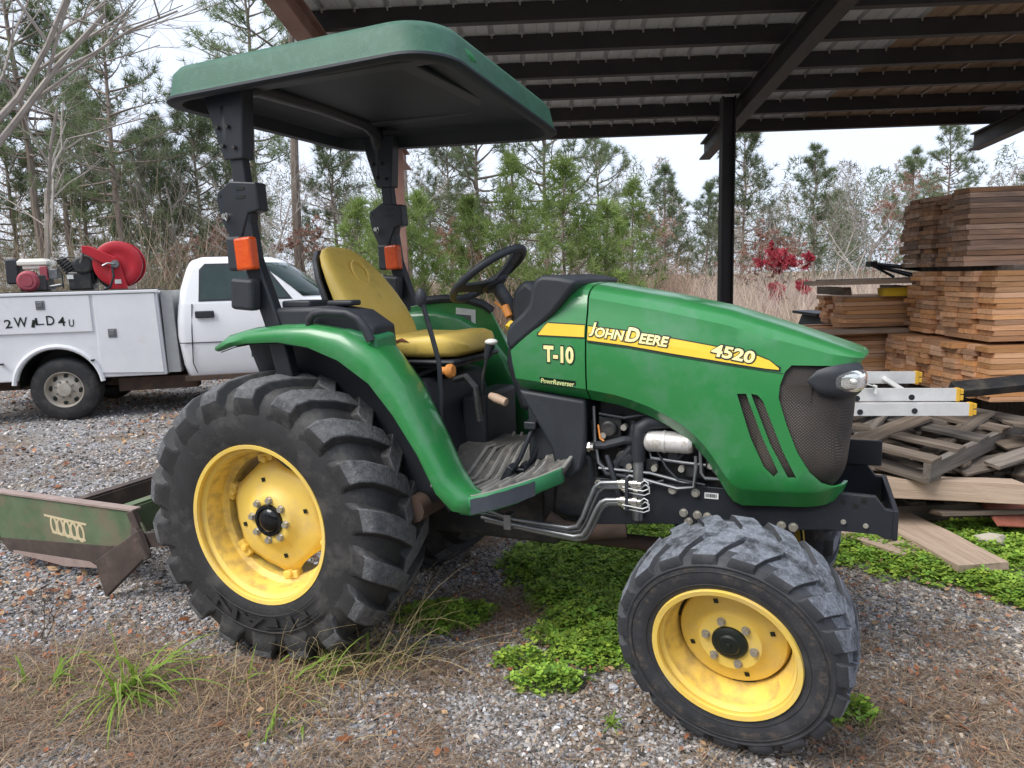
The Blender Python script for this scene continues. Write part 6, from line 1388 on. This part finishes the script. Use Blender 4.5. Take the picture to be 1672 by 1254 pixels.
front_tyre = tyre_mesh('front_tyre', fp, flg, 19, [M['rubber_front'], M['rubber_worn']], .088, .072, .22, 90)
for me_ in (front_tyre,):
    # worn crown: the dusty wear covers the carcass between the lugs too
    mi_ = [0] * len(me_.polygons); me_.polygons.foreach_get('material_index', mi_)
    for p in me_.polygons:
        r = math.hypot(p.center.x, p.center.z)
        if r > .3525 or (r > .346 and abs(p.center.y) < .06): mi_[p.index] = 1
    me_.polygons.foreach_set('material_index', mi_)
def side_text(mb, txt, rc, hgt, a0, a1, y, bold=.02):
    """raised letters round the sidewall, tops outward; a0..a1 clockwise angles seen from outside"""
    V, F = text_mesh(txt, 1.0, bold); a, b_ = V.min(0), V.max(0); o = len(mb.v); n = len(V)
    for dy in (0, -.003):
        for u, v, _ in V:
            f, h = (u - a[0]) / (b_[0] - a[0]), (v - a[1]) / (b_[1] - a[1]); an = a0 + (a1 - a0) * f; r = rc + hgt * h; mb.v.append((r * math.sin(an), y + dy, r * math.cos(an)))
    for fc in F: mb.f.append(tuple(o + n + i for i in fc)); mb.m.append(0)
    ed = {}
    for fc in F:
        for i in range(len(fc)): e = (fc[i], fc[(i + 1) % len(fc)]); ed[e] = 1
    for (i, j) in ed:
        if (j, i) not in ed: mb.f.append((o + i, o + j, o + n + j, o + n + i)); mb.m.append(0)
def wheel(kind, name, loc, rot, label=None):
    rear = kind == 'rear'; r = MB()
    if rear:
        r.lathe([(.318, -.178), (.322, -.190), (.330, -.192), (.331, -.184), (.320, -.172), (.300, -.160), (.292, -.13), (.288, -.08), (.268, -.06), (.262, .0), (.268, .08), (.290, .12), (.31, .17), (.331, .184), (.331, .192)], n=72)
    else:
        r.lathe([(.216, -.118), (.219, -.130), (.227, -.132), (.228, -.125), (.218, -.112), (.203, -.100), (.198, -.06), (.185, -.04), (.180, .02), (.19, .08), (.205, .10), (.228, .125), (.228, .132)], n=64)
    w = r.build(name, M['yellow'], trac, angle=35, solid=.006, recalc=False); w.matrix_local = Matrix.Translation(loc) @ rot.to_4x4()
    outward(w, (0, 0, 0)); w.data.flip_normals()
    ty = link('tyre', rear_tyre if rear else front_tyre, w); bv = ty.modifiers.new('worn', 'BEVEL'); bv.width = .007 if rear else .004; bv.segments = 2; bv.limit_method = 'ANGLE'; bv.angle_limit = rad(32)
    g = MB()
    if rear:
        g.lathe([(.2985, -.158), (.2900, -.128), (.2855, -.083), (.2655, -.061), (.2595, .0)], n=64, a0=rad(120), a1=rad(330)); g.build('dirt_film', M['grime'], w, recalc=False)
        d = MB(); n = 96; prof = [(0, -.118), (.062, -.118), (.07, -.121), (.098, -.121), (.108, -.113), (.125, -.098), (.150, -.088), (.195, -.080), (.226, -.066)]
        rings = []
        for i in range(n):
            a = 2 * PI * i / n; lob = .5 + .5 * math.cos(6 * a); rings.append([(rr_ * (1 + (.155 * lob ** 1.6 - .02) * (j == 8) + (.06 * lob) * (j == 7)) * math.cos(a), h + (.018 * lob if j == 8 else 0), rr_ * (1 + (.155 * lob ** 1.6 - .02) * (j == 8) + (.06 * lob) * (j == 7)) * math.sin(a)) for j, (rr_, h) in enumerate(prof)])
        for i in range(n):
            for j in range(len(prof) - 1): pass
        k = len(prof); d.v = [p for r_ in rings for p in r_]; d.f = [(i * k + j, i * k + j + 1, ((i + 1) % n) * k + j + 1, ((i + 1) % n) * k + j) for i in range(n) for j in range(k - 1)]; d.m = [0] * len(d.f)
        disc = d.build('wheel_disc', M['yellow'], w, weld=.0005, solid=.008, angle=45)
        for q in range(6):
            a = 2 * PI * q / 6; lg = MB(); c, s_ = math.cos(a), math.sin(a); RR = Matrix.Rotation(-a, 3, 'Y')
            lg.box((.256 * c, -.052, .256 * s_), (.034, .040, .075), RR); lg.tube([(.247 * c, -.085, .247 * s_), (.247 * c, -.04, .247 * s_)], .015, 8); lg.build('rim_lug', M['yellow'], w, bevel=.005, smooth=False)
        hb = MB(); hb.lathe([(0, -.143), (.022, -.142), (.038, -.138), (.048, -.130), (.051, -.127), (.054, -.132), (.066, -.131), (.069, -.118)], n=36); hb.build('hub_cap', M['decal_black_gloss'], w)
        for q in range(8): a = 2 * PI * q / 8 + .25; link('lug_bolt', bolt_me, w, (.086 * math.cos(a), -.121, .086 * math.sin(a)))
        for q in range(4): sq = MB(); a = 2 * PI * q / 4 + .62; sq.box((.166 * math.cos(a), -.0885, .166 * math.sin(a)), (.017, .003, .017), Matrix.Rotation(-a, 3, 'Y')); sq.build('disc_slot', M['decal_black'], disc, smooth=False)
        tx = MB(); side_text(tx, 'TITAN', .382, .050, rad(118), rad(196), -.2155); tx.build('raised_lettering', M['rubber'], w, smooth=False, recalc=False)
        rg = MB(); 
        for rr_ in (.372, .442): rg.tube([(rr_ * math.sin(a), -.2155, rr_ * math.cos(a)) for a in [rad(112) + rad(90) * i / 30 for i in range(31)]], .0028, 6)
        rg.build('sidewall_rib', M['rubber'], w)
    else:
        d = MB(); d.lathe([(0, -.052), (.040, -.052), (.046, -.058), (.098, -.058), (.104, -.050), (.118, -.036), (.150, -.030), (.168, -.022), (.182, .012)], n=64); disc = d.build('wheel_disc', M['yellow'], w, solid=.008, angle=40)
        hb = MB(); hb.lathe([(0, -.085), (.008, -.085), (.010, -.080), (.030, -.079), (.036, -.074), (.044, -.074), (.056, -.066), (.058, -.056)], n=32); hb.build('hub_cap', M['decal_black'], w)
        for q in range(6): a = 2 * PI * q / 6 + .3; link('lug_bolt', bolt_me, w, (.077 * math.cos(a), -.058, .077 * math.sin(a)), sc=(.85, .9, .85))
        for q in range(4): sq = MB(); a = 2 * PI * q / 4 + .85; sq.box((.135 * math.cos(a), -.0345, .135 * math.sin(a)), (.014, .004, .014), Matrix.Rotation(-a + .1, 3, 'Y')); sq.build('disc_slot', M['decal_black'], disc, smooth=False)
        for q in range(3):
            sq = MB(); a0 = 2 * PI * q / 3 + 3.05; sq.tube([(.178 * math.cos(a0 + .06 * i), -.006, .178 * math.sin(a0 + .06 * i)) for i in range(9)], [.001] + [.006] * 7 + [.001], 6); sq.build('disc_gap', M['decal_black'], disc, smooth=False)
        g.lathe([(.2005, -.098), (.1955, -.062), (.1835, -.043), (.1785, .0)], n=64, a0=rad(170), a1=rad(350)); g.build('dirt_film', M['grime'], w, recalc=False)
        rg = MB()
        for rr_, yy in ((.252, -.1345), (.300, -.1395)): rg.tube([(rr_ * math.sin(a), yy, rr_ * math.cos(a)) for a in [2 * PI * i / 72 for i in range(73)]], .0022, 6)
        rg.build('sidewall_rib', M['rubber'], w)
    return w
M['decal_black_gloss'] = pm('gloss_black_cap', (.006, .007, .008), rough=.12)
I3 = Matrix.Identity(3); R180 = Matrix.Rotation(PI, 3, 'Z')
wheel('rear', 'rear_wheel', (0, -.50, .594), Matrix.Rotation(.35, 3, 'Y')); wheel('rear', 'rear_wheel', (0, .50, .594), R180 @ Matrix.Rotation(1.1, 3, 'Y'))
stv, cmb = -.1238, -.169
e_ = Vector((math.cos(stv), math.sin(stv), 0)); n_ = Vector((-math.sin(stv), math.cos(stv), 0)); v_ = math.cos(cmb) * Vector((0, 0, 1)) + math.sin(cmb) * n_; ax_ = v_.cross(e_)
Rf = Matrix((e_, ax_, v_)).transposed()
pf = Vector((1.8248, -.7037, .3735)) + ax_ * .131
pf.z += .003
wheel('front', 'front_wheel', pf, Rf @ Matrix.Rotation(.5, 3, 'Y'))
wheel('front', 'front_wheel', (1.825, .60, .366), Matrix.Rotation(PI + stv, 3, 'Z') @ Matrix.Rotation(.2, 3, 'Y'))
# axles and hubs
b = MB(); b.tube([(0, -.40, .594), (0, .40, .594)], .085, 14); b.tube([(0, -.58, .594), (0, -.40, .594)], .06, 14); b.box((0, 0, .60), (.34, .36, .34)); b.tube([(0, .40, .594), (0, .58, .594)], .06, 14); b.build('rear_axle', M['engine'], trac, bevel=.01, angle=50)
b = MB(); b.tube([(1.825, -.46, .40), (1.825, -.2, .44), (1.825, .2, .44), (1.825, .46, .40)], [.05, .065, .065, .05], 12); b.tube([(1.83, -.50, .30), (1.83, -.50, .50)], .055, 12); b.tube([(1.83, -.62, .385), (1.83, -.46, .385)], .06, 14); b.tube([(1.83, .50, .30), (1.83, .50, .50)], .055, 12); b.tube([(1.83, .62, .385), (1.83, .46, .385)], .06, 14); b.tube([(1.70, -.44, .37), (1.70, .44, .37)], .018, 8); b.box((1.98, -.2, .61), (.06, .06, .10)); b.box((1.83, 0, .55), (.16, .24, .2)); b.build('front_axle', M['engine'], trac, bevel=.01, angle=50)
b = MB(); b.tube([(.75, -.10, .48), (1.6, -.05, .46)], .03, 10); b.tube([(1.10, -.30, .62), (1.16, -.28, .575), (1.25, -.25, .555), (1.4, -.22, .57)], .03, 10); b.tube([(.60, -.48, .655), (.62, -.30, .665)], .055, 12); b.build('drive_shaft', M['truck_rust'], trac, angle=60)
# three point hitch arms reaching the scraper
b = MB()
for s_ in (-1, 1): b.tube([(-.12, s_ * .22, .48), (-.55, s_ * .34, .44), (-.92, s_ * .38, .40)], .025, 8)
b.tube([(-.15, 0, .85), (-.85, 0, .72)], .02, 8); b.build('hitch_arm', M['engine'], trac)

# ------------------------------------------------------------------ grading scraper behind the tractor
gs = thing('grading_scraper', 'worn green grading scraper with rusty cutting plates behind the rear tyre', 'scraper', (-1.4, 0, 0))
sp_ = [(-.90, .425), (.25, .425), (.31, .355), (.345, .29), (.27, .185), (-.02, .105), (-.76, .085), (-.86, .15), (-.93, .29)]
b = MB(); b.xz(sp_, -.335, -.322); plate = b.build('side_plate', M['blade_green'], gs, smooth=False, bevel=.003)
b = MB(); b.box((-.325, -.315, .430), (1.17, .055, .010)); b.build('top_flange', M['blade_edge'], gs, smooth=False)
b = MB(); b.xz([(-.02, .105), (-.76, .085), (-.83, .16), (.05, .215), (.25, .25), (.27, .185)], -.342, -.3355); b.build('wear_strip', M['blade_dark'], gs, smooth=False)
b = MB(); b.xz([(-.72, .085), (-.30, .06), (-.02, .085), (-.10, .112), (-.72, .10)], -.345, -.3425); b.build('cutting_edge', M['blade_edge'], gs, smooth=False)
b = MB(); b.xz([(-.93, .29), (-.90, .425), (-.87, .425), (-.885, .29), (-.83, .15), (-.86, .145)], -.344, -.3355); b.build('end_strap', M['blade_dark'], gs, smooth=False)
for x, nm in ((-.20, 'cross_blade'), (.17, 'cross_blade')):
    b = MB(); b.hexa([(x - .006, -.32, .26), (x + .006, -.32, .26), (x + .006, 1.0, .26), (x - .006, 1.0, .26), (x - .02, -.32, .42), (x + .02, -.32, .42), (x + .02, 1.0, .42), (x - .02, 1.0, .42)]); b.box((x - .02, .34, .427), (.06, 1.3, .010)); b.build(nm, M['blade_dark'] if x < 0 else M['blade_green'], gs, smooth=False)
b = MB(); b.xz(sp_, .99, 1.003); b.build('side_plate', M['blade_green'], gs, smooth=False)
b = MB(); q = [(.43, -.46, .385), (.475, -.46, .262), (.175, -.48, .010), (.130, -.48, .195)]; n3 = Vector((.05, .017, .0)); b.hexa([Vector(p) for p in q] + [Vector(p) + Vector((.012, .022, .004)) for p in q]); b.build('skid_plate', M['blade_dark'], gs, smooth=False, bevel=.004)
b = MB(); b.hexa([(.20, -.33, .18), (.34, -.45, .21), (.36, -.44, .215), (.22, -.32, .19), (.22, -.33, .34), (.41, -.45, .355), (.42, -.44, .355), (.24, -.32, .34)]); b.build('gusset', M['blade_dark'], gs, smooth=False)
b = MB(); b.hexa([(.40, -.44, .28), (.80, -.36, .34), (.80, -.34, .34), (.40, -.42, .28), (.42, -.44, .36), (.80, -.36, .43), (.80, -.34, .43), (.42, -.42, .36)]); b.tube([(.42, -.45, .34), (.47, -.45, .24)], .022, 8); b.box((.27, -.335, .37), (.05, .03, .12), Matrix.Rotation(-.4, 3, 'Y')); b.build('draw_bar', M['blade_dark'], gs, smooth=False, bevel=.004)
b = MB()
for k in range(5): 
    cx = -.36 + .052 * k; cz = .285 - .006 * k; b.tube([(cx + .022 * math.cos(a) - .10 * .03 * math.sin(a), -.3375, cz + .045 * math.sin(a)) for a in [2 * PI * i / 20 for i in range(21)]], .008, 5)
b.tube([(-.43, -.3375, .335), (-.10, -.3375, .315)], .007, 5); b.tube([(-.38, -.3375, .245), (-.12, -.3375, .225)], .008, 5); b.v = [(x, -.3365 + (y + .3375) * .12, z) for x, y, z in b.v]; b.build('faded_decal', M['decal_pale_faded'], plate)
